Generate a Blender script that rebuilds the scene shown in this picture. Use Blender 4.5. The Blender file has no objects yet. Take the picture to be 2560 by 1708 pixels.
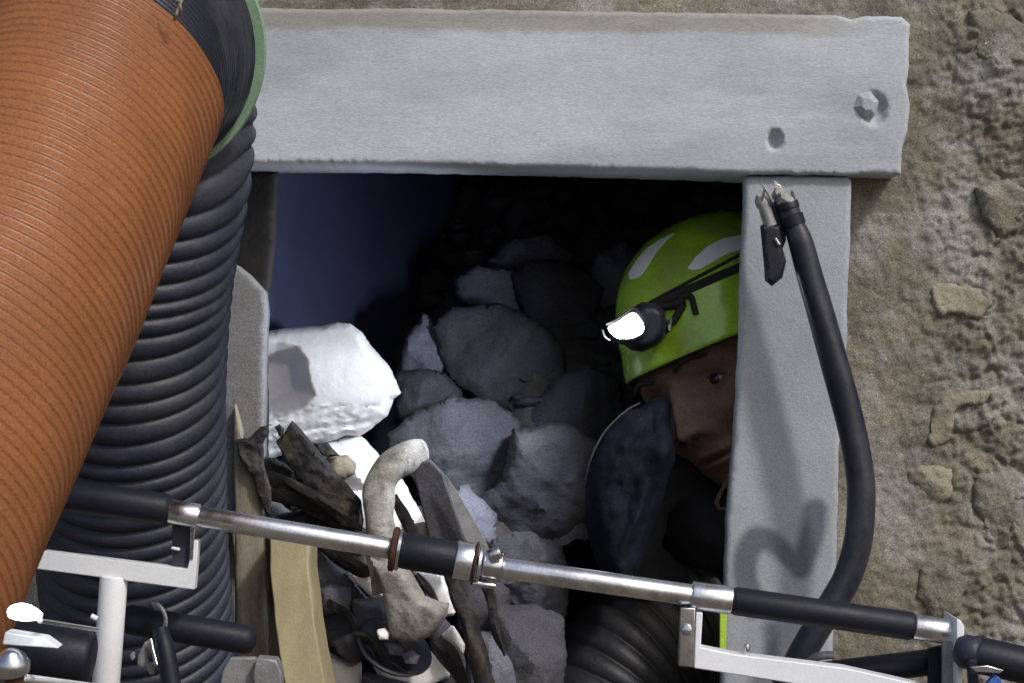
import bpy, bmesh, math, random
import numpy as np
from mathutils import Vector, Matrix, noise
from mathutils.geometry import delaunay_2d_cdt

S = bpy.context.scene
R = math.radians
# ------------------------------------------------------------------ camera
F = 5100.0                      # focal length in photo pixels (2560 wide)
CZ = 1.2                        # camera height
cam = bpy.data.objects.new('camera', bpy.data.cameras.new('camera'))
S.collection.objects.link(cam)
cam.data.sensor_width = 36.0
cam.data.lens = 36.0 * F / 2560.0
cam.data.clip_start = 0.05
cam.data.clip_end = 500
cam.location = (0, 0, CZ)
cam.rotation_euler = (R(90), 0, 0)
S.camera = cam
S.render.resolution_x, S.render.resolution_y = 1024, 683
# ------------------------------------------------------------------ light
SUN_EL, SUN_AZ = 44.0, 38.0     # azimuth: degrees to the right of straight behind the camera
sdir = Vector((math.sin(R(SUN_AZ)) * math.cos(R(SUN_EL)), -math.cos(R(SUN_AZ)) * math.cos(R(SUN_EL)), math.sin(R(SUN_EL))))
w = bpy.data.worlds.new('World'); S.world = w; w.use_nodes = True
nt = w.node_tree
sky = nt.nodes.new('ShaderNodeTexSky'); sky.sky_type = 'NISHITA'; sky.sun_disc = False
sky.sun_elevation = R(SUN_EL); sky.sun_rotation = math.atan2(sdir.x, sdir.y)
sky.air_density = 1.0; sky.dust_density = 4.0
nt.links.new(sky.outputs[0], nt.nodes['Background'].inputs[0])
nt.nodes['Background'].inputs[1].default_value = 0.085
sl = bpy.data.lights.new('sun', 'SUN'); sl.energy = 1.3; sl.angle = R(5.5); sl.color = (1.0, 0.985, 0.965)
so = bpy.data.objects.new('sun', sl); S.collection.objects.link(so)
so.rotation_euler = sdir.to_track_quat('Z', 'Y').to_euler()
S.view_settings.view_transform = 'Standard'; S.view_settings.look = 'None'
S.view_settings.exposure = 0.48; S.view_settings.gamma = 1.0
S.cycles.max_bounces = 6

# ------------------------------------------------------------------ helpers
def P(x, y, d):
    return Vector(((x - 1280) / F * d, d, CZ + (854 - y) / F * d))
WL = {}
def thing(name, label, cat, loc, group=None):
    o = bpy.data.objects.new(name, None); S.collection.objects.link(o)
    o.empty_display_size = .05
    o.location = loc; o['label'] = label; o['category'] = cat
    if group: o['group'] = group
    WL[o.name] = Vector(loc)
    return o
def tag(o, label, cat, group=None):
    o['label'] = label; o['category'] = cat
    if group: o['group'] = group
    return o
def link_mesh(name, me, mats, parent=None, smooth=True, loc=None):
    if not isinstance(mats, (list, tuple)): mats = [mats]
    for m in mats: me.materials.append(m)
    o = bpy.data.objects.new(name, me); S.collection.objects.link(o)
    if parent is not None:
        off = WL[parent.name]; o.parent = parent; WL[o.name] = off.copy()
        o.location = (0, 0, 0)
    else:
        co = np.empty(len(me.vertices) * 3); me.vertices.foreach_get('co', co); co = co.reshape(-1, 3)
        off = Vector(((co[:, 0].min() + co[:, 0].max()) / 2, (co[:, 1].min() + co[:, 1].max()) / 2, co[:, 2].min()))
        o.location = off; WL[o.name] = off.copy()
    me.transform(Matrix.Translation(-off))
    if smooth is True: me.polygons.foreach_set('use_smooth', [True] * len(me.polygons))
    elif smooth:
        me.polygons.foreach_set('use_smooth', [True] * len(me.polygons))
        me.set_sharp_from_angle(angle=R(smooth))
    me.update()
    return o
class MB:
    def __init__(s): s.v = []; s.f = []; s.m = []
    def add(s, vs, fs, mi=0):
        b = len(s.v); s.v += [tuple(v) for v in vs]; s.f += [tuple(i + b for i in f) for f in fs]; s.m += [mi] * len(fs)
        return s
    def build(s, name, mats, parent=None, smooth=35):
        me = bpy.data.meshes.new(name); me.from_pydata(s.v, [], s.f)
        me.polygons.foreach_set('material_index', s.m)
        bm = bmesh.new(); bm.from_mesh(me); bmesh.ops.recalc_face_normals(bm, faces=bm.faces); bm.to_mesh(me); bm.free()
        return link_mesh(name, me, mats, parent, smooth)
def spline(pts, n):
    """catmull-rom through pts (Vector or with radius appended), n samples in total"""
    A = np.array([list(p) for p in pts], float)
    if len(A) == 2: 
        t = np.linspace(0, 1, n)[:, None]; return A[0] * (1 - t) + A[1] * t
    A = np.vstack([2 * A[0] - A[1], A, 2 * A[-1] - A[-2]])
    m = len(A) - 3; out = []
    for u in np.linspace(0, m - 1e-6, n):
        i = int(u); t = u - i; p0, p1, p2, p3 = A[i:i + 4]
        out.append(.5 * ((2 * p1) + (p2 - p0) * t + (2 * p0 - 5 * p1 + 4 * p2 - p3) * t * t + (3 * p1 - p0 - 3 * p2 + p3) * t ** 3))
    return np.array(out)
def closed(pts, k=6):
    n = len(pts); q = spline([tuple(pts[i % n]) for i in range(-1, n + 2)], (n + 2) * k + 1)
    return [tuple(v) for v in q[k:-k - 1]]
def arc_resample(C, n):
    seg = np.linalg.norm(np.diff(C[:, :3], axis=0), axis=1); s = np.r_[0, np.cumsum(seg)]
    t = np.linspace(0, s[-1], n)
    return np.stack([np.interp(t, s, C[:, k]) for k in range(C.shape[1])], 1), t
def tube_geo(pts, r, seg=24, n=None, cap=True, rfun=None, flat=None, up=None):
    """pts: Vectors; r: number or list of radii. rfun(s, angle)->added radius"""
    rr = r if isinstance(r, (list, tuple)) else [r] * len(pts)
    C = spline([list(p) + [q] for p, q in zip(pts, rr)], max(60, (n or 2) // 2) if len(pts) > 2 else 2)
    C, s = arc_resample(C, n or (2 if len(pts) == 2 else 40))
    T = np.gradient(C[:, :3], axis=0); T /= np.linalg.norm(T, axis=1)[:, None]
    a = np.array(up if up is not None else (0.12, 0.9, .35)); nrm = a - T[0] * a.dot(T[0]); nrm /= np.linalg.norm(nrm)
    V = []; ang = np.linspace(0, 2 * math.pi, seg, endpoint=False)
    for i in range(len(C)):
        nrm = nrm - T[i] * nrm.dot(T[i]); nrm /= np.linalg.norm(nrm); b = np.cross(T[i], nrm)
        rad = C[i, 3] + (rfun(s[i], ang) if rfun else 0 * ang)
        fx, fy = flat or (1, 1)
        V.append(C[i, :3] + (np.cos(ang) * rad * fx)[:, None] * nrm + (np.sin(ang) * rad * fy)[:, None] * b)
    V = np.vstack(V); Fs = []
    for i in range(len(C) - 1):
        for j in range(seg):
            k = (j + 1) % seg; Fs.append((i * seg + j, i * seg + k, (i + 1) * seg + k, (i + 1) * seg + j))
    if cap:
        Fs.append(tuple(range(seg))[::-1]); Fs.append(tuple(range((len(C) - 1) * seg, len(C) * seg)))
    return V.tolist(), Fs
def tube(name, pts, r, mat, parent=None, smooth=40, **k):
    return MB().add(*tube_geo(pts, r, **k)).build(name, mat, parent, smooth)
def lathe_geo(p, axis, prof, seg=32):
    """profile [(distance along axis, radius)] around point p"""
    ax = Vector(axis).normalized(); a = ax.orthogonal().normalized(); b = ax.cross(a)
    V = []; Fs = []
    for (h, r) in prof:
        for j in range(seg):
            t = 2 * math.pi * j / seg; V.append(p + ax * h + (a * math.cos(t) + b * math.sin(t)) * max(r, 1e-5))
    for i in range(len(prof) - 1):
        for j in range(seg):
            k = (j + 1) % seg; Fs.append((i * seg + j, i * seg + k, (i + 1) * seg + k, (i + 1) * seg + j))
    Fs.append(tuple(range(seg))[::-1]); Fs.append(tuple(range((len(prof) - 1) * seg, len(prof) * seg)))
    return V, Fs
def prism_geo(poly, d, thick, dslope=0.0):
    """polygon in photo pixels at depth d, extruded straight away from the camera by thick metres"""
    fr = [P(x, y, d) for x, y in poly]; n = len(fr)
    bk = [v + Vector((0, thick, 0)) for v in fr]
    return fr + bk, [tuple(range(n)), tuple(range(n, 2 * n))[::-1]] + [(i, i + n, (i + 1) % n + n, (i + 1) % n) for i in range(n)]
def bevelled(o, wdt=.0015, seg=2):
    m = o.modifiers.new('bevel', 'BEVEL'); m.width = wdt; m.segments = seg; m.limit_method = 'ANGLE'; m.angle_limit = R(40)
    return o
def outline_dense(poly, step, jit, seed):
    out = []; n = len(poly)
    for i in range(n):
        a = Vector(poly[i]); b = Vector(poly[(i + 1) % n]); k = max(1, int((b - a).length / step))
        nn = Vector((-(b - a).y, (b - a).x)).normalized()
        for j in range(k):
            p = a.lerp(b, j / k)
            q = jit * (noise.noise(Vector((p.x * .02, p.y * .02, seed * 7.3))) * 1.3 + .6 * noise.noise(Vector((p.x * .07, p.y * .07, seed * 3.1))))
            out.append(p + nn * q)
    return out
def seg_dist(Q, O):
    A = np.array(O); B = np.roll(A, -1, 0); D = B - A; L = (D ** 2).sum(1) + 1e-9
    best = np.full(len(Q), 1e9)
    for i in range(len(A)):
        t = np.clip(((Q - A[i]) @ D[i]) / L[i], 0, 1)
        best = np.minimum(best, np.linalg.norm(Q - (A[i] + t[:, None] * D[i]), axis=1))
    return best
def inside(Q, O):
    A = np.array(O); c = np.zeros(len(Q), bool); j = len(A) - 1
    for i in range(len(A)):
        yi, yj = A[i, 1], A[j, 1]
        with np.errstate(divide='ignore', invalid='ignore'):
            t = ((yi > Q[:, 1]) != (yj > Q[:, 1])) & (Q[:, 0] < (A[j, 0] - A[i, 0]) * (Q[:, 1] - yi) / (yj - yi + 1e-12) + A[i, 0])
        c ^= t; j = i
    return c
def cdt(poly, g, jit, seed, step=None):
    O = outline_dense(poly, step or g * .8, jit, seed)
    rnd = np.random.RandomState(seed + 5)
    xs = [p.x for p in O]; ys = [p.y for p in O]
    gx, gy = np.meshgrid(np.arange(min(xs), max(xs), g), np.arange(min(ys), max(ys), g))
    Q = np.stack([gx.ravel(), gy.ravel()], 1) + rnd.uniform(-.25, .25, (gx.size, 2)) * g
    oo = [tuple(p) for p in O]
    Q = Q[inside(Q, oo)]; dd = seg_dist(Q, oo) if len(Q) else np.zeros(0)
    Q = Q[dd > g * .35]; dd = dd[dd > g * .35]
    pts = [Vector(p) for p in oo] + [Vector(q) for q in Q]
    nb = len(oo)
    v, e, f, *_ = delaunay_2d_cdt(pts, [], [list(range(nb))], 1, 1e-5)
    V = np.array([list(p) for p in v])
    dist = np.r_[np.zeros(nb), dd] if len(V) == len(pts) else seg_dist(V, oo)
    return V, f, dist, nb
def slab(name, poly, d, thick, mat, parent=None, g=9, edge=10, rnd_depth=.008, amp=.002, scale=14, jit=2, seed=1, depthfn=None, smooth=True, build=True):
    """a worn slab: outline in photo pixels at depth d, real thickness, rounded arrises, uneven face"""
    V, f, dist, nb = cdt(poly, g, jit, seed)
    n = len(V); vs = []
    bound = dist < 1e-6
    for i in range(n):
        p = P(V[i, 0], V[i, 1], d)
        t = min(1, dist[i] / edge); off = rnd_depth * (1 - math.sqrt(max(0, 1 - (1 - t) ** 2)))
        off += amp * (noise.fractal(Vector((p.x * scale, p.z * scale, seed * 3.7)), .8, 2.2, 5)) * min(1, t + .3)
        if depthfn: off += depthfn(V[i, 0], V[i, 1])
        vs.append(p + Vector((0, off, 0)))
    for i in range(n): 
        p = P(V[i, 0], V[i, 1], d); vs.append(p + Vector((0, thick, 0)))
    fs = [tuple(q) for q in f]; fs += [tuple(i + n for i in q)[::-1] for q in f]
    ed = {}
    for q in f:
        for a, b in zip(q, list(q[1:]) + [q[0]]):
            ed[(a, b)] = 1
    for (a, b) in ed:
        if (b, a) not in ed: fs.append((a, a + n, b + n, b))
    mb = MB().add(vs, fs)
    return mb.build(name, mat, parent, smooth)
def rock(name, poly, d, thick, mat, parent=None, g=10, seed=1, facets=6, jit=5, amp=.004, scale=18, roundness=.5, smooth=38, tilt=(0, 0), depthfn=None):
    """a stone: closed body whose silhouette is poly (photo pixels at depth d)"""
    V, f, dist, nb = cdt(poly, g, jit, seed)
    n = len(V); rnd = random.Random(seed)
    mx = max(dist); cx, cy = V.mean(0); rad = max(np.ptp(V[:, 0]), np.ptp(V[:, 1])) / 2
    planes = [(rnd.uniform(-.9, .9), rnd.uniform(-.9, .9), rnd.uniform(.55, 1.0)) for _ in range(facets)]
    front = []; back = []
    for i in range(n):
        t = min(1, dist[i] / (mx * roundness)); h = math.sqrt(max(0, 1 - (1 - t) ** 2))
        u, v = (V[i, 0] - cx) / rad, (V[i, 1] - cy) / rad
        hp = min(max(.05, c + a * u + b * v) for a, b, c in planes) if planes else 1
        hh = min(h, .35 * h + hp * .75)
        p = P(V[i, 0], V[i, 1], d)
        nz = amp * noise.fractal(Vector((p.x * scale, p.z * scale, seed * 3.7)), .75, 2.1, 5) * min(1, t * 2)
        if t < 1e-6: nz = 0
        tl = tilt[0] * u * thick + tilt[1] * v * thick
        off = -thick * .5 * hh + nz + tl * h + (depthfn(V[i, 0], V[i, 1]) * h if depthfn else 0)
        front.append(p + Vector((0, off, 0)))
        back.append(p + Vector((0, thick * .5 * h, 0)))
    bd = set(i for i in range(n) if dist[i] < 1e-6)
    idx = {}; vs = list(front)
    for i in range(n):
        if i in bd: idx[i] = i
        else: idx[i] = len(vs); vs.append(back[i])
    fs = [tuple(q) for q in f] + [tuple(idx[i] for i in q)[::-1] for q in f]
    return MB().add(vs, fs).build(name, mat, parent, smooth)
# ------------------------------------------------------------------ materials
def mat(name, col, col2=None, scale=20, rough=.8, bump=.2, bscale=120, metal=0, speck=None, grain=.12, spec=.4, coat=0, col3=None, scale3=4, stretch=None):
    m = bpy.data.materials.new(name); m.use_nodes = True; N = m.node_tree.nodes; L = m.node_tree.links
    b = N['Principled BSDF']; b.inputs['Roughness'].default_value = rough; b.inputs['Metallic'].default_value = metal
    b.inputs['Specular IOR Level'].default_value = spec; b.inputs['Coat Weight'].default_value = coat
    tc = N.new('ShaderNodeTexCoord'); src = tc.outputs['Object']
    if stretch:
        mp = N.new('ShaderNodeMapping'); mp.inputs['Scale'].default_value = stretch; L.new(src, mp.inputs[0]); src = mp.outputs[0]
    def nz(sc, det=5, ro=.6):
        t = N.new('ShaderNodeTexNoise'); t.inputs['Scale'].default_value = sc; t.inputs['Detail'].default_value = det
        t.inputs['Roughness'].default_value = ro; L.new(src, t.inputs['Vector']); return t
    def mixc(fac, a, bb, blend='MIX'):
        x = N.new('ShaderNodeMix'); x.data_type = 'RGBA'; x.blend_type = blend
        if hasattr(fac, 'links'): L.new(fac, x.inputs[0])
        else: x.inputs[0].default_value = fac
        for s, i in ((a, 6), (bb, 7)):
            if hasattr(s, 'links'): L.new(s, x.inputs[i])
            else: x.inputs[i].default_value = (*s, 1)
        return x.outputs[2]
    def ramp(s, lo, hi):
        r = N.new('ShaderNodeMapRange'); r.inputs[1].default_value = lo; r.inputs[2].default_value = hi; L.new(s, r.inputs[0]); return r.outputs[0]
    c = mixc(ramp(nz(scale).outputs[0], .35, .65), col, col2 or tuple(x * .8 for x in col))
    if col3: c = mixc(ramp(nz(scale3, 6, .65).outputs[0], .48, .62), c, col3)
    if speck:
        sc, thr, scol = speck
        c = mixc(ramp(nz(sc, 3, .7).outputs[0], thr, thr + .06), c, scol)
    if grain:
        g = nz(420, 2, .7); lo = N.new('ShaderNodeMapRange'); lo.inputs[1].default_value = .25; lo.inputs[2].default_value = .75
        lo.inputs[3].default_value = 1 - grain * 2; lo.inputs[4].default_value = 1 + grain * 2; L.new(g.outputs[0], lo.inputs[0])
        vm = N.new('ShaderNodeVectorMath'); vm.operation = 'SCALE'; L.new(c, vm.inputs[0]); L.new(lo.outputs[0], vm.inputs['Scale']); c = vm.outputs[0]
    L.new(c, b.inputs['Base Color'])
    if bump:
        bp = N.new('ShaderNodeBump'); bp.inputs['Strength'].default_value = bump; bp.inputs['Distance'].default_value = .004
        L.new(nz(bscale, 6, .65).outputs[0], bp.inputs['Height']); L.new(bp.outputs[0], b.inputs['Normal'])
    rr = N.new('ShaderNodeMapRange'); rr.inputs[3].default_value = max(.03, rough - .12); rr.inputs[4].default_value = min(1, rough + .12)
    L.new(nz(scale * 2.3, 4).outputs[0], rr.inputs[0]); L.new(rr.outputs[0], b.inputs['Roughness'])
    return m
def emit(name, col, st):
    m = bpy.data.materials.new(name); m.use_nodes = True; b = m.node_tree.nodes['Principled BSDF']
    b.inputs['Base Color'].default_value = (.8, .8, .8, 1); b.inputs['Emission Color'].default_value = (*col, 1); b.inputs['Emission Strength'].default_value = st
    return m
M = dict(
    wall=mat('wall_plaster', (.215, .20, .155), (.13, .122, .098), 12, .95, .8, 70, speck=(130, .66, (.42, .41, .38)), grain=.32, col3=(.26, .255, .24), scale3=9),
    stone_pale=mat('pale_stone', (.30, .275, .21), (.22, .20, .155), 16, .95, .7, 80, grain=.25),
    conc=mat('concrete', (.475, .51, .56), (.40, .43, .48), 6, .7, .18, 200, grain=.13, col3=(.35, .375, .42), scale3=3.5, stretch=(.55, 1, 2.4)),
    conc2=mat('post_concrete', (.37, .395, .435), (.31, .335, .37), 9, .85, .3, 160, grain=.13),
    jamb=mat('jamb_concrete', (.20, .205, .215), (.15, .15, .15), 14, .9, .4, 140, grain=.2),
    board=mat('tarred_board', (.02, .018, .016), (.012, .012, .012), 20, .8, .3, 90),
    orange=mat('orange_duct', (.27, .104, .038), (.225, .085, .031), 12, .38, .1, 200, grain=.2, col3=(.23, .088, .034), scale3=4, spec=.4),
    black=mat('black_rubber', (.010, .0125, .023), (.007, .009, .016), 14, .32, .12, 200, grain=.2, spec=.5, col3=(.03, .032, .042), scale3=8),
    hose_dust=mat('dusty_hose', (.016, .016, .020), (.010, .010, .014), 9, .5, .3, 120, grain=.25, col3=(.035, .031, .027), scale3=6),
    foam=mat('black_foam', (.008, .010, .018), (.011, .013, .022), 30, .5, .15, 300, grain=.15, spec=.3),
    dusty=mat('dusty_black', (.024, .029, .050), (.015, .018, .033), 9, .46, .25, 130, grain=.25, spec=.4, col3=(.036, .039, .052), scale3=7),
    green=mat('green_band', (.27, .42, .28), (.22, .35, .24), 18, .7, .1, 200),
    alu=mat('aluminium', (.86, .87, .92), (.76, .78, .84), 30, .28, .06, 260, metal=1, grain=.04, col3=(.42, .42, .44), scale3=9),
    chrome=mat('chrome', (.70, .71, .74), (.5, .51, .54), 60, .18, .1, 120, metal=1, grain=.03),
    white=mat('white_paint', (.80, .83, .88), (.74, .77, .82), 10, .38, .04, 200, grain=.04, spec=.5),
    rust=mat('rust', (.085, .032, .018), (.03, .016, .012), 90, .9, .6, 120),
    wood=mat('yellow_timber', (.34, .30, .18), (.27, .24, .145), 12, .85, .25, 140, grain=.14, stretch=(3, 3, .4)),
    wood2=mat('grey_timber', (.27, .245, .185), (.17, .155, .125), 14, .9, .4, 120, grain=.2, stretch=(3, 3, .4)),
    burnt=mat('dark_wet_timber', (.018, .017, .019), (.008, .008, .009), 22, .7, .9, 50, grain=.25, col3=(.06, .054, .042), scale3=12),
    rub=mat('rubble_stone', (.066, .066, .078), (.045, .045, .054), 12, .95, .9, 55, grain=.25, col3=(.055, .051, .05), scale3=6),
    rub2=mat('rubble_stone_light', (.088, .09, .105), (.06, .061, .072), 14, .95, .9, 60, grain=.25),
    rubback=mat('rubble_stone_back', (.16, .165, .205), (.11, .113, .142), 14, .95, .9, 60, grain=.22),
    rubd=mat('rubble_stone_dark', (.10, .10, .125), (.065, .065, .082), 20, .9, .7, 70, grain=.2),
    lime=mat('white_limestone', (.84, .84, .84), (.78, .78, .78), 16, .9, .18, 120, grain=.06),
    tan=mat('tan_stone', (.24, .21, .15), (.17, .15, .11), 30, .9, .5, 90),
    earth=mat('brown_earth', (.115, .112, .11), (.055, .05, .046), 16, 1.0, 1.0, 60, grain=.25, speck=(90, .66, (.16, .14, .11))),
    blue=mat('tunnel_wall', (.058, .068, .140), (.046, .054, .115), 4, .9, .2, 90, grain=.14),
    dark=mat('tunnel_dark', (.03, .03, .035), (.02, .02, .024), 8, .95, .5, 40),
    dusted=mat('dusty_pipe', (.33, .325, .30), (.20, .195, .18), 26, .9, .8, 60, grain=.2, col3=(.13, .12, .10), scale3=22),
    skin=mat('skin', (.22, .125, .098), (.14, .08, .064), 45, .6, .7, 150, grain=.22, col3=(.13, .09, .07), scale3=22),
    sclera=mat('eye_white', (.22, .20, .18), (.18, .16, .15), 40, .2, 0, 100, grain=0),
    iris=mat('eye_dark', (.02, .015, .012), (.03, .02, .015), 40, .15, 0, 100, grain=0),
    lip=mat('lip', (.17, .085, .065), (.13, .065, .05), 60, .5, .3, 200, grain=.1),
    hair=mat('dark_hair', (.02, .016, .013), (.012, .01, .008), 90, .6, .8, 300),
    helmet=mat('helmet_green', (.34, .60, .035), (.27, .50, .025), 14, .25, .03, 60, grain=.14, col3=(.25, .38, .06), scale3=14, spec=.6, coat=.35),
    sticker=mat('reflective_sticker', (.86, .87, .92), (.8, .81, .86), 40, .35, 0, 100, grain=.02),
    strap=mat('black_strap', (.015, .014, .014), (.025, .022, .02), 60, .8, .3, 300),
    navy=mat('navy_cloth', (.010, .012, .023), (.006, .007, .013), 8, .95, .5, 110, grain=.3, col3=(.016, .018, .028), scale3=5, spec=.12),
    cloth=mat('black_cloth', (.014, .014, .018), (.008, .008, .011), 12, .9, .4, 120, grain=.2),
    lime_strip=mat('lime_strip', (.40, .62, .05), (.36, .56, .05), 30, .6, .05, 200),
    ground=mat('ground_soil', (.14, .12, .09), (.09, .08, .06), 5, .95, .8, 30),
    nut=mat('grey_nut', (.33, .34, .35), (.22, .22, .23), 30, .5, .3, 120, metal=.3),
    blueplastic=mat('blue_plastic', (.05, .13, .45), (.04, .11, .4), 30, .4, .05, 100),
)
M['glow'] = emit('headlamp_glow', (.93, .96, 1.0), 14)
M['glow2'] = emit('lamp_glow', (.93, .96, 1.0), 5)

# ------------------------------------------------------------------ setting: ground, wall, tunnel
def grid(name, xs, ys, fn, m, parent=None, hole=None, smooth=True, kind=None):
    V = [fn(x, y) for y in ys for x in xs]; nx = len(xs); fs = []
    for j in range(len(ys) - 1):
        for i in range(nx - 1):
            if hole and hole((xs[i] + xs[i + 1]) / 2, (ys[j] + ys[j + 1]) / 2): continue
            fs.append((j * nx + i, j * nx + i + 1, (j + 1) * nx + i + 1, (j + 1) * nx + i))
    me = bpy.data.meshes.new(name); me.from_pydata([tuple(v) for v in V], [], fs)
    o = link_mesh(name, me, m, parent, smooth)
    if kind: o['kind'] = kind
    return o
def lsp(*a):
    out = []
    for lo, hi, st in a: out += list(np.arange(lo, hi - 1e-9, st))
    return out + [a[-1][1]]
g = grid('ground', lsp((-40, -3, 4), (-3, 3, .15), (3, 40, 4)), lsp((-40, -2, 4), (-2, 3.35, .15), (3.35, 3.6, .125)),
         lambda x, y: Vector((x, y, .03 * noise.noise(Vector((x * 2, y * 2, 0))))), M['ground'], kind='structure')
# front face of the wall
WX0, WX1, WZ1 = P(560, 0, 3.02).x, P(2080, 0, 3.02).x, P(0, 400, 3.02).z
def wallfn(x, z):
    v = Vector((x * 5, z * 5, 3.3))
    r = (x - .56) / .14; r = max(0, min(1, r))
    dsp = .016 * noise.fractal(v, .9, 2.0, 3) + .009 * r * noise.fractal(v * 5, .7, 2.1, 5)
    vv = noise.voronoi(Vector((x * 11 + .3 * noise.noise(v * 3), z * 13 + .3 * noise.noise(v * 3 + Vector((9, 0, 0))), 1.7)))[0]
    v2 = noise.voronoi(Vector((x * 38 + .6 * noise.noise(v * 5), z * 42 + .6 * noise.noise(v * 5 + Vector((4, 0, 0))), 8.1)))[0]
    dsp += .0045 * r * min(1, (v2[1] - v2[0]) * 2.2) + .003 * noise.fractal(v * 12 + Vector((0, 0, 5)), .7, 2.1, 4)
    crack = max(0, .08 - (vv[1] - vv[0])) * .07 * max(.05, r)
    dsp += .0018 * noise.ridged_multi_fractal(v * 8, .8, 2.1, 4, 1, 2) * (.1 + 1.4 * r) - .006
    fine = .0028 * noise.fractal(v * 22, .6, 2.2, 3) * (.25 + r)
    return Vector((x, 3.03 - dsp * .8 + crack - fine, z))
fw = thing('rubble_wall', 'tan mortared rubble wall around the square opening', 'wall', (0.5, 3.05, 0))
me_w = grid('wall_face', lsp((-4, -.8, .2), (-.8, .42, .02), (.42, .80, .0032), (.80, 4, .16)), lsp((-.1, .6, .1), (.6, 1.75, .0036), (1.75, 3.6, .12)),
            wallfn, M['wall'], fw, hole=lambda x, z: WX0 < x < WX1 and .15 < z < WZ1)
bm = bmesh.new(); bm.from_mesh(me_w.data)
be = [e for e in bm.edges if e.is_boundary]
ex = bmesh.ops.extrude_edge_only(bm, edges=be)
for v in ex['geom']:
    if isinstance(v, bmesh.types.BMVert): v.co.y = 3.24 - 3.05
bmesh.ops.delete(bm, geom=[v for v in bm.verts if not v.link_faces], context='VERTS'); bm.to_mesh(me_w.data); bm.free()
for i, (poly, ex) in enumerate([
    ([(2325, 722), (2345, 706), (2390, 708), (2440, 716), (2470, 728), (2478, 760), (2450, 800), (2400, 792), (2345, 796), (2330, 770)], 0),
    ([(2322, 1065), (2330, 1015), (2352, 992), (2400, 976), (2470, 972), (2480, 990), (2462, 1012), (2420, 1014), (2392, 1030), (2382, 1070), (2370, 1108), (2330, 1118), (2318, 1100)], 0),
    ([(2266, 1172), (2290, 1160), (2350, 1162), (2378, 1172), (2380, 1240), (2350, 1262), (2300, 1262), (2262, 1220)], 0),
    ([(2420, 30), (2480, 20), (2560, 60), (2580, 150), (2500, 190), (2440, 140)], 1),
    ([(2440, 470), (2520, 450), (2600, 480), (2590, 560), (2500, 590), (2450, 540)], 1),
    ([(2440, 1190), (2530, 1170), (2600, 1230), (2580, 1330), (2480, 1350), (2430, 1270)], 1),
    ([(2300, 1420), (2370, 1400), (2420, 1450), (2400, 1540), (2330, 1545), (2290, 1490)], 1)]):
    cxy = np.mean(poly, 0); pz = P(cxy[0], cxy[1], 3.0); yy = wallfn(pz.x, pz.z).y
    rock('stone', poly, yy + .003, .030, M['stone_pale'] if not ex else M['wall'], fw, g=6, seed=40 + i, facets=3, jit=6, amp=.005, scale=35, roundness=.5, smooth=60)
# tunnel behind the opening
tun = MB()
x0, x1, y0, y1, z0, z1 = -1.0, 1.6, 3.235, 5.2, -.12, 2.1
B = [Vector(v) for v in [(x0, y0, z0), (x1, y0, z0), (x1, y1, z0), (x0, y1, z0), (x0, y0, z1), (x1, y0, z1), (x1, y1, z1), (x0, y1, z1)]]
tun.add(B, [(3, 2, 6, 7), (0, 3, 7, 4), (1, 5, 6, 2), (4, 7, 6, 5), (0, 1, 2, 3)])
t = tun.build('tunnel', M['dark'], None, False); t['kind'] = 'structure'
# smooth side wall, running away to the right
SWP = [P(640, 0, 3.245), P(676, 0, 3.45), P(740, 0, 3.62), P(1060, 0, 4.1), P(1620, 0, 4.95)]; SWC = spline([tuple(q) for q in SWP], 90); b = SWP[-1]
def sidefn(u, z):
    q = SWC[min(89, int(round(u * 89)))]; p = Vector((q[0], q[1], z)); n = Vector((1, -1, 0)).normalized()
    return p + n * .012 * noise.fractal(Vector((u * 4, z * 3, 2)), .8, 2, 4)
sw = grid('side_wall', list(np.linspace(0, 1, 90)), list(np.linspace(0, 2.0, 90)), sidefn, M['blue'])
tag(sw, 'smooth blue-grey inner wall lit behind the white limestone block', 'wall')
# rubble slope
def D(py): return 3.158 / (.85 - (854 - py) / F)
def slope(x, y):
    z = CZ - .353 + (y - 3.3) * .85
    lf = max(0, min(1, (.02 - x) / .25)); z -= .33 * lf * min(1, max(0, (y - 3.3) / .3))
    z = min(z, CZ + .25)
    return Vector((x, y, z + .062 + .05 * noise.fractal(Vector((x * 7, y * 7, 0)), .8, 2, 5)))
g2 = grid('rubble_slope', list(np.linspace(-.62, 1.3, 150)), list(np.linspace(3.245, 4.8, 130)), slope, M['earth'], kind='structure')

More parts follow.
